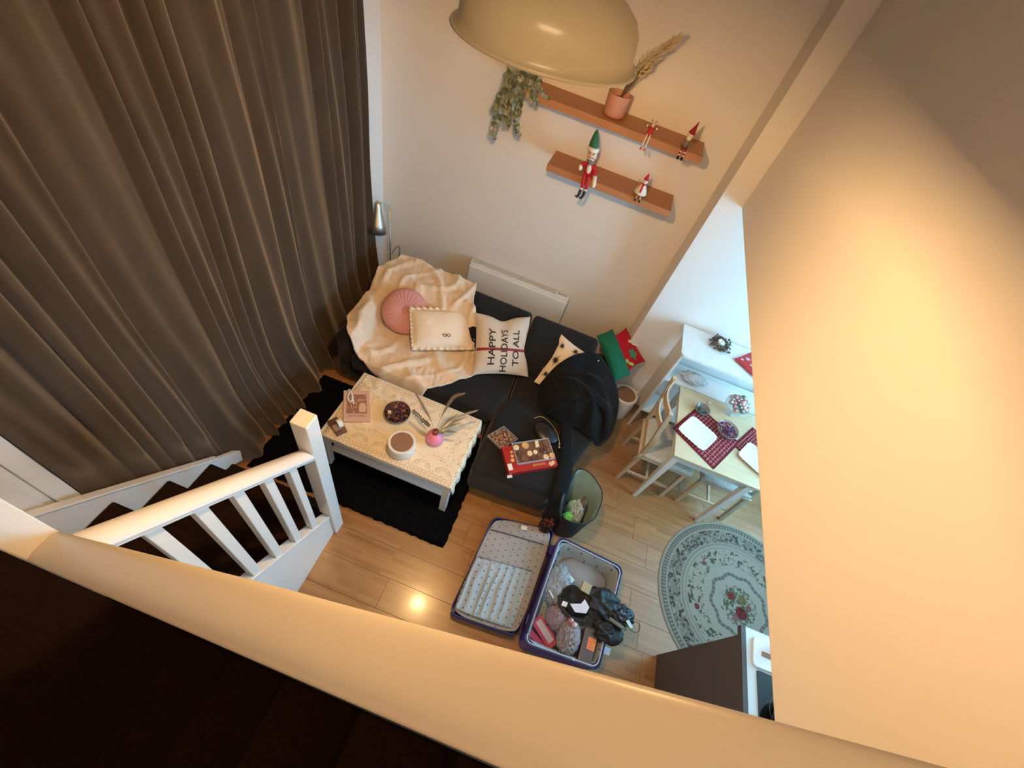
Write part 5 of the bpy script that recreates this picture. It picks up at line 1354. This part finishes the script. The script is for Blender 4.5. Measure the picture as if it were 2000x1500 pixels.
obj('glass_plate', MB().prism(rpoly([(1.60, 0.16, 0), (2.16, 0.16, 0), (2.16, 0.745, 0), (1.60, 0.745, 0)], 0.01), 0.9325, 0.938), M('black_glass', (0.006, 0.005, 0.005), rough=0.12, coat=0.5), hbx)
for x, y in ((1.74, 0.60), (1.74, 0.30), (2.02, 0.60), (2.02, 0.30)):
    obj('heating_ring', MB().tube([(x + 0.085 * cos(2 * pi * k / 32), y + 0.085 * sin(2 * pi * k / 32), 0.9385) for k in range(33)], 0.001, 5), m_dgrey, hbx)
pa = thing('frying_pan', 'dark frying pan with coppery contents on the black hob', 'pan', (1.73, 0.545, 0.9385))
obj('pan', MB().lathe([(0.09, 0), (0.115, 0.045), (0.112, 0.045), (0.088, 0.004), (0, 0.004)], (1.745, 0.535, 0.9395), 40), M('pan_black', (0.015, 0.012, 0.012), rough=0.3), pa, smooth=True)
obj('handle', MB().tube([(1.84, 0.60, 0.975), (2.02, 0.70, 1.0)], 0.010, 8), m_dblack, pa, smooth=True)
q_ = MB()
for k in range(16): q_.ell((1.745 + R.uniform(-0.055, 0.055), 0.535 + R.uniform(-0.055, 0.055), 0.957), (0.02, 0.014, 0.010), 8, 6, rot=Matrix.Rotation(k, 3, 'Z'))
obj('contents', q_, M('copper_glaze', (0.32, 0.12, 0.06), rough=0.3), pa, smooth=True, kind='stuff')
cbd = thing('chopping_board', 'white chopping board with a wooden spatula on the worktop', 'board', (1.68, 0.84, 0.932))
obj('board', MB().prism(rpoly([(1.575, 0.755, 0), (1.84, 0.760, 0), (1.84, 0.915, 0), (1.585, 0.90, 0)], 0.03), 0.9325, 0.945), m_plate, cbd, bevel=0.003)
o = obj('spatula', MB().box(1.625, 1.86, 0.815, 0.838, 0.946, 0.951), M('reddish_wood', (0.34, 0.18, 0.13), rough=0.6), org=(1.74, 0.83, 0.946), bevel=0.002)
tag(o, 'reddish wooden spatula lying on the white chopping board', 'spatula')
gj = thing('glass_jug', 'clear glass jug at the corner of the worktop', 'jug', (1.72, 0.895, 0.95))
obj('jug_body', MB().lathe([(0.025, 0), (0.03, 0.01), (0.026, 0.07), (0.032, 0.10), (0.030, 0.10), (0.024, 0.07), (0.026, 0.012), (0, 0.008)], (1.71, 0.875, 0.9455), 24), m_gl, gj, smooth=True)
obj('handle', MB().tube(catmull([(1.735, 0.885, 1.03), (1.76, 0.895, 1.02), (1.76, 0.895, 0.98), (1.735, 0.885, 0.965)], 5), 0.003, 6), m_gl, gj, smooth=True)

# ------------------------------------------------------------------ open suitcase
m_blue = M('blue_hard_shell', (0.035, 0.03, 0.33), rough=0.35, coat=0.3)
def mat_lining(name, a, b):
    n = NB(name, rough=0.75, sheen=0.1, spec=0.2); co = n.co(); x, y, z = n.xyz(co)
    fx = n.ma('SUBTRACT', n.ma('FRACT', n.ma('MULTIPLY', x, 21)), 0.5); row = n.ma('FLOOR', n.ma('MULTIPLY', x, 21))
    fy = n.ma('SUBTRACT', n.ma('FRACT', n.ma('ADD', n.ma('MULTIPLY', y, 21), n.ma('MULTIPLY', row, 0.5))), 0.5)
    d = n.ma('SQRT', n.ma('ADD', n.ma('MULTIPLY', fx, fx), n.ma('MULTIPLY', fy, fy)))
    base = n.mix(n.noise(co, 8, 4), a, b)
    n.col(n.mix(n.ma('MULTIPLY', n.lt(d, 0.11), 0.8), base, (0.05, 0.05, 0.07))); return n.m
m_lin = mat_lining('grey_dotted_lining', (0.27, 0.25, 0.24), (0.40, 0.375, 0.36)); m_lin2 = mat_lining('pale_dotted_lining', (0.30, 0.34, 0.36), (0.42, 0.46, 0.48))
m_zip = M('grey_zip', (0.10, 0.09, 0.10), rough=0.5)
su = thing('suitcase', 'open blue hard-shell suitcase with grey dotted lining on the floor', 'suitcase', (0.61, 0.97, 0))
LQ = [(0.088, 0.603), (0.555, 0.634), (0.604, 1.395), (0.140, 1.312)]
BQ = [(0.575, 0.59), (1.072, 0.613), (1.129, 1.288), (0.632, 1.323)]
def inset(q_, d):
    c = V((sum(p[0] for p in q_) / 4, sum(p[1] for p in q_) / 4)); out = []
    for p in q_:
        v_ = V(p) - c; out.append((c.x + v_.x * (1 - d / abs(v_.x) if abs(v_.x) > 1e-6 else 1), c.y + v_.y * (1 - d / abs(v_.y))))
    return out
def q3(q_): return [(a, b, 0) for a, b in q_]
def shellwall(q_, z0, z1, r, th, m):
    out = rpoly(q3(q_), r); inn = rpoly(q3(inset(q_, th)), r * 0.85); n_ = len(out)
    vs_ = [(a, b, z0) for a, b in out] + [(a, b, z1) for a, b in out] + [(a, b, z1) for a, b in inn] + [(a, b, z0 + 0.012) for a, b in inn]
    fs_ = []
    for L_ in range(3):
        for k in range(n_): fs_.append((L_ * n_ + k, L_ * n_ + (k + 1) % n_, (L_ + 1) * n_ + (k + 1) % n_, (L_ + 1) * n_ + k))
    fs_.append(tuple(range(n_))[::-1]); fs_.append(tuple(3 * n_ + k for k in range(n_)))
    return MB().add(vs_, fs_)
lid = obj('lid_shell', shellwall(LQ, 0.0, 0.085, 0.055, 0.006, m_blue), m_blue, su, smooth=True, auto=50)
base_ = obj('base_shell', shellwall(BQ, 0.0, 0.19, 0.055, 0.006, m_blue), m_blue, su, smooth=True, auto=50)
def rimtube(q_, z, r, rad_, m, nm, par):
    lp_ = rpoly(q3(q_), r, 8); lp_.append(lp_[0]); obj(nm, MB().tube([(a, b, z) for a, b in lp_], rad_, 6), m, par, smooth=True)
rimtube(LQ, 0.086, 0.055, 0.0055, M('navy_zip_edge', (0.02, 0.02, 0.08), rough=0.5), 'zip_edge', lid)
rimtube(BQ, 0.191, 0.055, 0.006, M('navy_zip_edge_base', (0.02, 0.02, 0.08), rough=0.5), 'zip_edge', base_)
rimtube(inset(BQ, 0.012), 0.188, 0.05, 0.006, M('pale_lining_edge', (0.40, 0.42, 0.48), rough=0.7), 'lining_edge', base_)
def bil(q_, u, v): 
    a, b, c, d = [V(p) for p in q_]; return a * (1 - u) * (1 - v) + b * u * (1 - v) + c * u * v + d * (1 - u) * v
LI = inset(LQ, 0.004); BI = inset(BQ, 0.010)
def sq2c(u, v, k=0.16):                                   # soften the corners of a unit square
    a, b = 2 * u - 1, 2 * v - 1; m_ = 1 - k * 0.5 * (a * a * b * b) ** 2; return ((a * m_ + 1) / 2, (b * m_ + 1) / 2)
def lidf(u, v):
    a, b = sq2c(u, v); p = bil(LI, a, b)
    return V((p.x, p.y, 0.087 + 0.003 * noise.noise(V((u * 4, v * 6, 0))) + 0.01 * sin(pi * u) * sin(pi * v)))
obj('lid_lining', MB().grid(30, 40, lidf), m_lin, lid, smooth=True)
def pocket(u, v):
    a, b = sq2c(0.02 + 0.86 * u, 0.03 + 0.52 * v, 0.12); p = bil(LI, a, b)
    w = 0.5 + 0.5 * sin(u * 44 + 3.0 * noise.noise(V((u * 5, v * 2, 0))) + v * 1.5)
    return V((p.x, p.y, 0.098 + 0.011 * w ** 2 * (0.4 + 0.6 * sin(pi * min(1, v * 0.9 + 0.15))) + 0.006 * sin(pi * u)))
obj('gathered_pocket', MB().grid(120, 24, pocket), m_lin2, lid, smooth=True, solid=0.001)
def z_at(u, v): a, b = sq2c(u, v); p = bil(LI, a, b); return V((p.x, p.y, 0.101))
obj('zip', MB().tube([z_at(0.02 + 0.9 * k / 10, 0.86 - 0.03 * k / 10) for k in range(11)], 0.004, 6), m_zip, lid, smooth=True)
obj('pocket_band', MB().tube([z_at(0.03 + 0.86 * k / 12, 0.555) + V((0, 0, 0.008)) for k in range(13)], 0.004, 6), m_lin, lid, smooth=True)
obj('paper_tag', MB().obox(z_at(0.48, 0.93), (0.045, 0.008, 0.002), (-0.008, 0.028, 0.004), (0, 0, 0.001)), m_white, lid)
def basef(u, v):
    a, b = sq2c(u, v); p = bil(BI, a, b); e = min(u, 1 - u, v, 1 - v)
    return V((p.x, p.y, 0.025 + 0.158 * (1 - smooth01(e / 0.10)) + 0.012 * noise.noise(V((u * 5, v * 7, 2))) * smooth01(e / 0.05)))
obj('base_lining', MB().grid(60, 70, basef), m_lin2, base_, smooth=True)
for yy_ in (0.72, 1.22): obj('hinge', MB().box(0.572 + (yy_ - 0.6) * 0.055, 0.60 + (yy_ - 0.6) * 0.075, yy_, yy_ + 0.07, 0.03, 0.075), m_blue, base_, bevel=0.004)
obj('side_tag', MB().obox((1.128, 0.745, 0.06), (0.04, 0.0, 0.01), (0.006, 0.045, 0), (0, 0, 0.001)), m_white, base_)

# contents of the suitcase
o = obj('shaded_lining_folds', crumple((0.88, 1.16, 0.055), (0.21, 0.12, 0.045), 11, 0.12, f=1.6, flat_z=0.03), M('lining_brown_shade', (0.26, 0.235, 0.215), rough=0.9), org=(0.86, 1.19, 0.03), smooth=True)  # folds of the lining, with their brown shading put into the colour
tag(o, 'lining folds with brown shading in their colour at the suitcase far end', 'clothes')
def item(name, mb, m, label, cat, z, c, **k):
    o = obj(name, mb, m, org=(c[0], c[1], z), smooth=True, **k); tag(o, label, cat); return o
item('clear_packaging', crumple((0.715, 1.02, 0.13), (0.095, 0.155, 0.060), 21, 0.34, sub=5, f=5.0), m_clear, 'clear crinkled plastic packaging along the suitcase hinge', 'packaging', 0.075, (0.695, 1.005))
item('pink_wrapped_bundle', crumple((0.755, 0.815, 0.14), (0.082, 0.085, 0.055), 22, 0.30, sub=5, f=4.0), m_pinkfilm, 'pink tinted wrapped bundle beside the crimson packet', 'packaging', 0.09, (0.745, 0.80))
item('bauble_packet', crumple((0.855, 0.735, 0.155), (0.085, 0.125, 0.065), 23, 0.32, sub=5, f=4.5), mat_plastic('silvery_film', (0.55, 0.47, 0.49), 0.75), 'silvery shrink-wrapped packet glinting in the suitcase middle', 'packaging', 0.105, (0.85, 0.755))
for k, (a, b) in enumerate(((0.835, 0.815), (0.862, 0.80))):
    item('wrapped_bauble', MB().ell((a, b, 0.208), 0.020, 16, 10), m_bb[0 if k == 0 else 2], ('left' if k == 0 else 'right') + ' one of two rosy baubles on the silvery packet', 'bauble', 0.19, (a, b))
pk_ = thing('crimson_packet', 'crimson card packet with a grey window at the near left suitcase corner', 'packet', (0.68, 0.70, 0.09))
PO = V((0.605, 0.735, 0.105)); PX2 = V((0.155, -0.115, 0.0)); PY2 = V((0.045, 0.065, 0.015))
obj('card', MB().obox(PO, PX2, PY2, (0, 0, 0.02)), M('crimson_card', (0.36, 0.02, 0.06), rough=0.5), pk_, bevel=0.002)
obj('window_film', MB().obox(PO + PX2 * 0.10 + PY2 * 0.28 + V((0, 0, 0.0205)), PX2 * 0.75, PY2 * 0.5, (0, 0, 0.001)), M('grey_window', (0.42, 0.34, 0.36), rough=0.3), pk_)
for a in (0.35, 0.8): obj('black_tab', MB().obox(PO + PX2 * a + PY2 * 0.9 + V((0, 0, 0.021)), PX2 * 0.06, PY2 * 0.25, (0, 0, 0.006)), m_dblack, pk_)
item('crimson_sleeve', MB().obox((0.60, 0.665, 0.10), (0.135, -0.065, 0.0), (0.02, 0.035, 0.0), (0, 0, 0.02)), M('crimson_film', (0.33, 0.02, 0.06), rough=0.3), 'thin crimson sleeve at the very near edge of the suitcase', 'packet', 0.10, (0.66, 0.65), bevel=0.003, auto=40)
bb = thing('brown_shoe_box', 'brown glossy box with an orange label at the near end', 'box', (0.985, 0.72, 0.12))
BO2 = V((0.935, 0.622, 0.13)); BX2 = V((0.088, -0.004, 0)); BY2 = V((0.010, 0.20, 0.0))
obj('box', MB().obox(BO2, BX2, BY2, (0, 0, 0.055)), M('brown_gloss', (0.10, 0.055, 0.04), rough=0.25, coat=0.4), bb, bevel=0.003)
obj('orange_label', MB().obox(BO2 + BX2 * 0.38 + BY2 * 0.42 + V((0, 0, 0.0555)), BX2 * 0.6, BY2 * 0.36, (0, 0, 0.001)), M('orange_label', (0.85, 0.20, 0.03), rough=0.5), bb)
q_ = MB()
for k in range(3): q_.obox(BO2 + BX2 * 0.42 + BY2 * (0.48 + k * 0.08) + V((0, 0, 0.0566)), BX2 * (0.4 - 0.1 * (k % 2)), BY2 * 0.02, (0, 0, 0.0004))
obj('label_print', q_, M('faint_orange_print', (0.45, 0.09, 0.02), rough=0.5), bb, kind='stuff')
m_leath = M('black_bag_fabric', (0.008, 0.0075, 0.007), rough=0.6)
wb = thing('washbag', 'black drawstring washbag heaped over the suitcase edge', 'bag', (1.04, 0.98, 0.12))
obj('bag_body', crumple((1.02, 0.985, 0.205), (0.15, 0.115, 0.075), 31, 0.24, sub=5, f=1.5), m_leath, wb, smooth=True)
obj('bag_mouth', crumple((1.145, 0.965, 0.235), (0.10, 0.075, 0.05), 32, 0.25, sub=5, f=1.6), M('navy_black_fabric', (0.010, 0.011, 0.018), rough=0.5), wb, smooth=True)
obj('silver_puller', MB().obox((1.165, 0.925, 0.275), (0.04, -0.03, -0.012), (0.018, 0.014, 0), (0, 0, 0.006)), m_steel, wb)
obj('cord_loop', MB().tube(catmull([(1.175, 0.925, 0.26), (1.235, 0.955, 0.235), (1.285, 0.965, 0.21), (1.30, 0.93, 0.19), (1.265, 0.905, 0.20), (1.20, 0.905, 0.245), (1.17, 0.915, 0.255)], 6), 0.0035, 6), M('olive_cord', (0.16, 0.11, 0.045), rough=0.7), wb, smooth=True)
item('black_pouch', crumple((1.09, 0.845, 0.195), (0.115, 0.08, 0.05), 33, 0.24, sub=5, f=1.6), m_leath, 'crumpled black pouch below the washbag, near the shoe box', 'pouch', 0.145, (1.105, 0.835))
item('olive_strap', MB().tube(catmull([(1.06, 0.905, 0.262), (1.11, 0.890, 0.27), (1.165, 0.885, 0.255), (1.19, 0.895, 0.235)], 5), 0.013, 8, flat=0.35), M('olive_webbing', (0.14, 0.115, 0.065), rough=0.8), 'olive webbing strap lying across the black pouch', 'strap', 0.22, (1.12, 0.89))
item('black_jumper', crumple((0.85, 0.955, 0.155), (0.12, 0.105, 0.065), 34, 0.22, sub=5, f=1.6), M('charcoal_knit', (0.014, 0.011, 0.010), rough=0.9), 'charcoal knit bundle in the middle under the white card', 'clothes', 0.105, (0.83, 0.955))
item('black_strap', MB().tube(catmull([(0.735, 0.945, 0.17), (0.76, 0.88, 0.185), (0.84, 0.84, 0.19), (0.93, 0.855, 0.20)], 6), 0.014, 8, flat=0.4), m_leath, 'black strap curving under the white card in the suitcase', 'strap', 0.15, (0.8, 0.88))
item('manila_box', MB().obox((0.845, 1.015, 0.215), (0.062, -0.012, 0.004), (0.006, 0.062, 0.012), (0.0, -0.006, 0.03)), M('manila_card', (0.42, 0.34, 0.19), rough=0.7), 'small manila cardboard box on the charcoal bundle', 'box', 0.2, (0.87, 1.04), bevel=0.002, auto=30)
item('white_card', MB().extrude([(0.80, 0.905, 0.225), (0.845, 0.868, 0.225), (0.915, 0.885, 0.235), (0.925, 0.925, 0.245), (0.885, 0.962, 0.245), (0.868, 0.928, 0.238)], (0, 0, 0.002)), M('bluish_white_card', (0.70, 0.70, 0.76), rough=0.5), 'folded white card on top of the charcoal bundle', 'card', 0.225, (0.86, 0.91), auto=30)
item('small_white_tag', MB().obox((0.755, 0.885, 0.19), (0.035, 0.0, 0), (0.004, 0.03, 0.004), (0, 0, 0.003)), m_white, 'small white tag beside the pink wrapped bundle', 'tag', 0.19, (0.77, 0.9), auto=30)
item('blister_label', MB().obox((0.74, 1.105, 0.13), (0.065, -0.04, 0.0), (0.018, 0.028, 0.0), (0, 0, 0.002)), M('pale_green_label', (0.58, 0.66, 0.62), rough=0.4), 'pale green label on the clear packaging at the far side', 'label', 0.13, (0.77, 1.1), auto=30)
item('white_stick', MB().cyl((0.655, 0.945, 0.185), (0.695, 0.91, 0.185), 0.005), m_white, 'short white stick lying across the suitcase hinge', 'stick', 0.18, (0.675, 0.93), auto=30)
item('pearl_trinket', MB().ell((0.905, 0.615, 0.185), 0.010, 12, 8).ell((0.93, 0.62, 0.18), 0.006, 10, 7), M('pearl', (0.85, 0.80, 0.74), rough=0.2), 'pearly trinket by the near end of the brown box', 'trinket', 0.17, (0.91, 0.615))

# ------------------------------------------------------------------ tote bag beside the chaise
tb = thing('tote_bag', 'black tote bag with teal lining standing beside the chaise', 'bag', (0.68, 1.58, 0))
top_l = [(0.60, 1.80), (0.72, 1.80), (0.83, 1.69), (0.825, 1.52), (0.76, 1.415), (0.62, 1.37), (0.565, 1.44), (0.575, 1.62)]
bot_l = [(0.62, 1.70), (0.70, 1.70), (0.78, 1.64), (0.785, 1.52), (0.76, 1.43), (0.64, 1.405), (0.60, 1.46), (0.60, 1.60)]
tl_, bl_ = loopf([(a, b, 0.35) for a, b in top_l]), loopf([(a, b, 0.002) for a, b in bot_l])
def totef(k):
    def f(u, v):
        p = bl_(u).lerp(tl_(u), v); c = V((0.695, 1.59, p.z)); p = c + (p - c) * k
        p.z = 0.004 + 0.346 * v + 0.018 * sin(u * 12.56) * v ** 3
        p += V((0.006 * noise.noise(V((u * 9, v * 3, 1))), 0.006 * noise.noise(V((u * 9, v * 3, 5))), 0)); return p
    return f
obj('bag_body', MB().grid(64, 16, totef(1.0)), m_leath, tb, smooth=True)
obj('lining', MB().grid(64, 16, totef(0.975)), M('teal_grey_lining', (0.30, 0.40, 0.35), rough=0.6, var=0.3, vs=14), tb, smooth=True)
obj('bag_base', MB().prism(bot_l, 0.002, 0.012), m_leath, tb)
f_ = totef(0.99); obj('bound_edge', MB().tube([f_(k / 64, 1.0) for k in range(65)], 0.0045, 6), m_leath, tb, smooth=True)
obj('strap', MB().tube(catmull([(0.585, 1.60, 0.33), (0.53, 1.50, 0.46), (0.55, 1.40, 0.40), (0.60, 1.385, 0.30)], 8), 0.012, 8, flat=0.35), m_leath, tb, smooth=True)
item('green_bottle', MB().lathe([(0.032, 0), (0.034, 0.01), (0.034, 0.13), (0.028, 0.16), (0.012, 0.18), (0.012, 0.20), (0, 0.20)], (0.675, 1.62, 0.014), 24), M('pale_green_plastic', (0.45, 0.66, 0.46), rough=0.4), 'pale green bottle standing inside the tote bag', 'bottle', 0.014, (0.66, 1.60))
item('bright_green_packet', crumple((0.665, 1.49, 0.13), (0.055, 0.06, 0.115), 41, 0.2), M('bright_green', (0.20, 0.62, 0.14), rough=0.4), 'bright green packet in the near corner of the tote', 'packet', 0.02, (0.655, 1.49))
item('white_carrier', crumple((0.715, 1.56, 0.155), (0.055, 0.12, 0.135), 42, 0.3, sub=5), mat_plastic('white_film', (0.70, 0.74, 0.72), 0.9), 'white crinkled carrier bag stuffed inside the tote', 'bag', 0.02, (0.715, 1.56))
item('brown_packet', crumple((0.735, 1.62, 0.255), (0.028, 0.05, 0.04), 43, 0.3), M('brownish_packet', (0.16, 0.11, 0.08), rough=0.6), 'small brown packet on the white carrier in the tote', 'packet', 0.14, (0.725, 1.63))
# patterned scarf spilling between chaise and tote
def mat_scarf():
    n = NB('dark_red_pattern', rough=0.8); co = n.co()
    n.col(n.ramp(n.noise(co, 15, 3, 0.5, 2.0), [(0.0, (0.012, 0.005, 0.004)), (0.50, (0.014, 0.006, 0.005)), (0.57, (0.26, 0.03, 0.015)), (0.63, (0.35, 0.09, 0.06)), (0.70, (0.05, 0.01, 0.01))])); return n.m
item('patterned_scarf', crumple((0.525, 1.385, 0.14), (0.055, 0.055, 0.14), 44, 0.35, sub=5, flat_z=0.002), mat_scarf(), 'dark scarf with red flame pattern at the chaise front corner', 'scarf', 0.0, (0.525, 1.385))
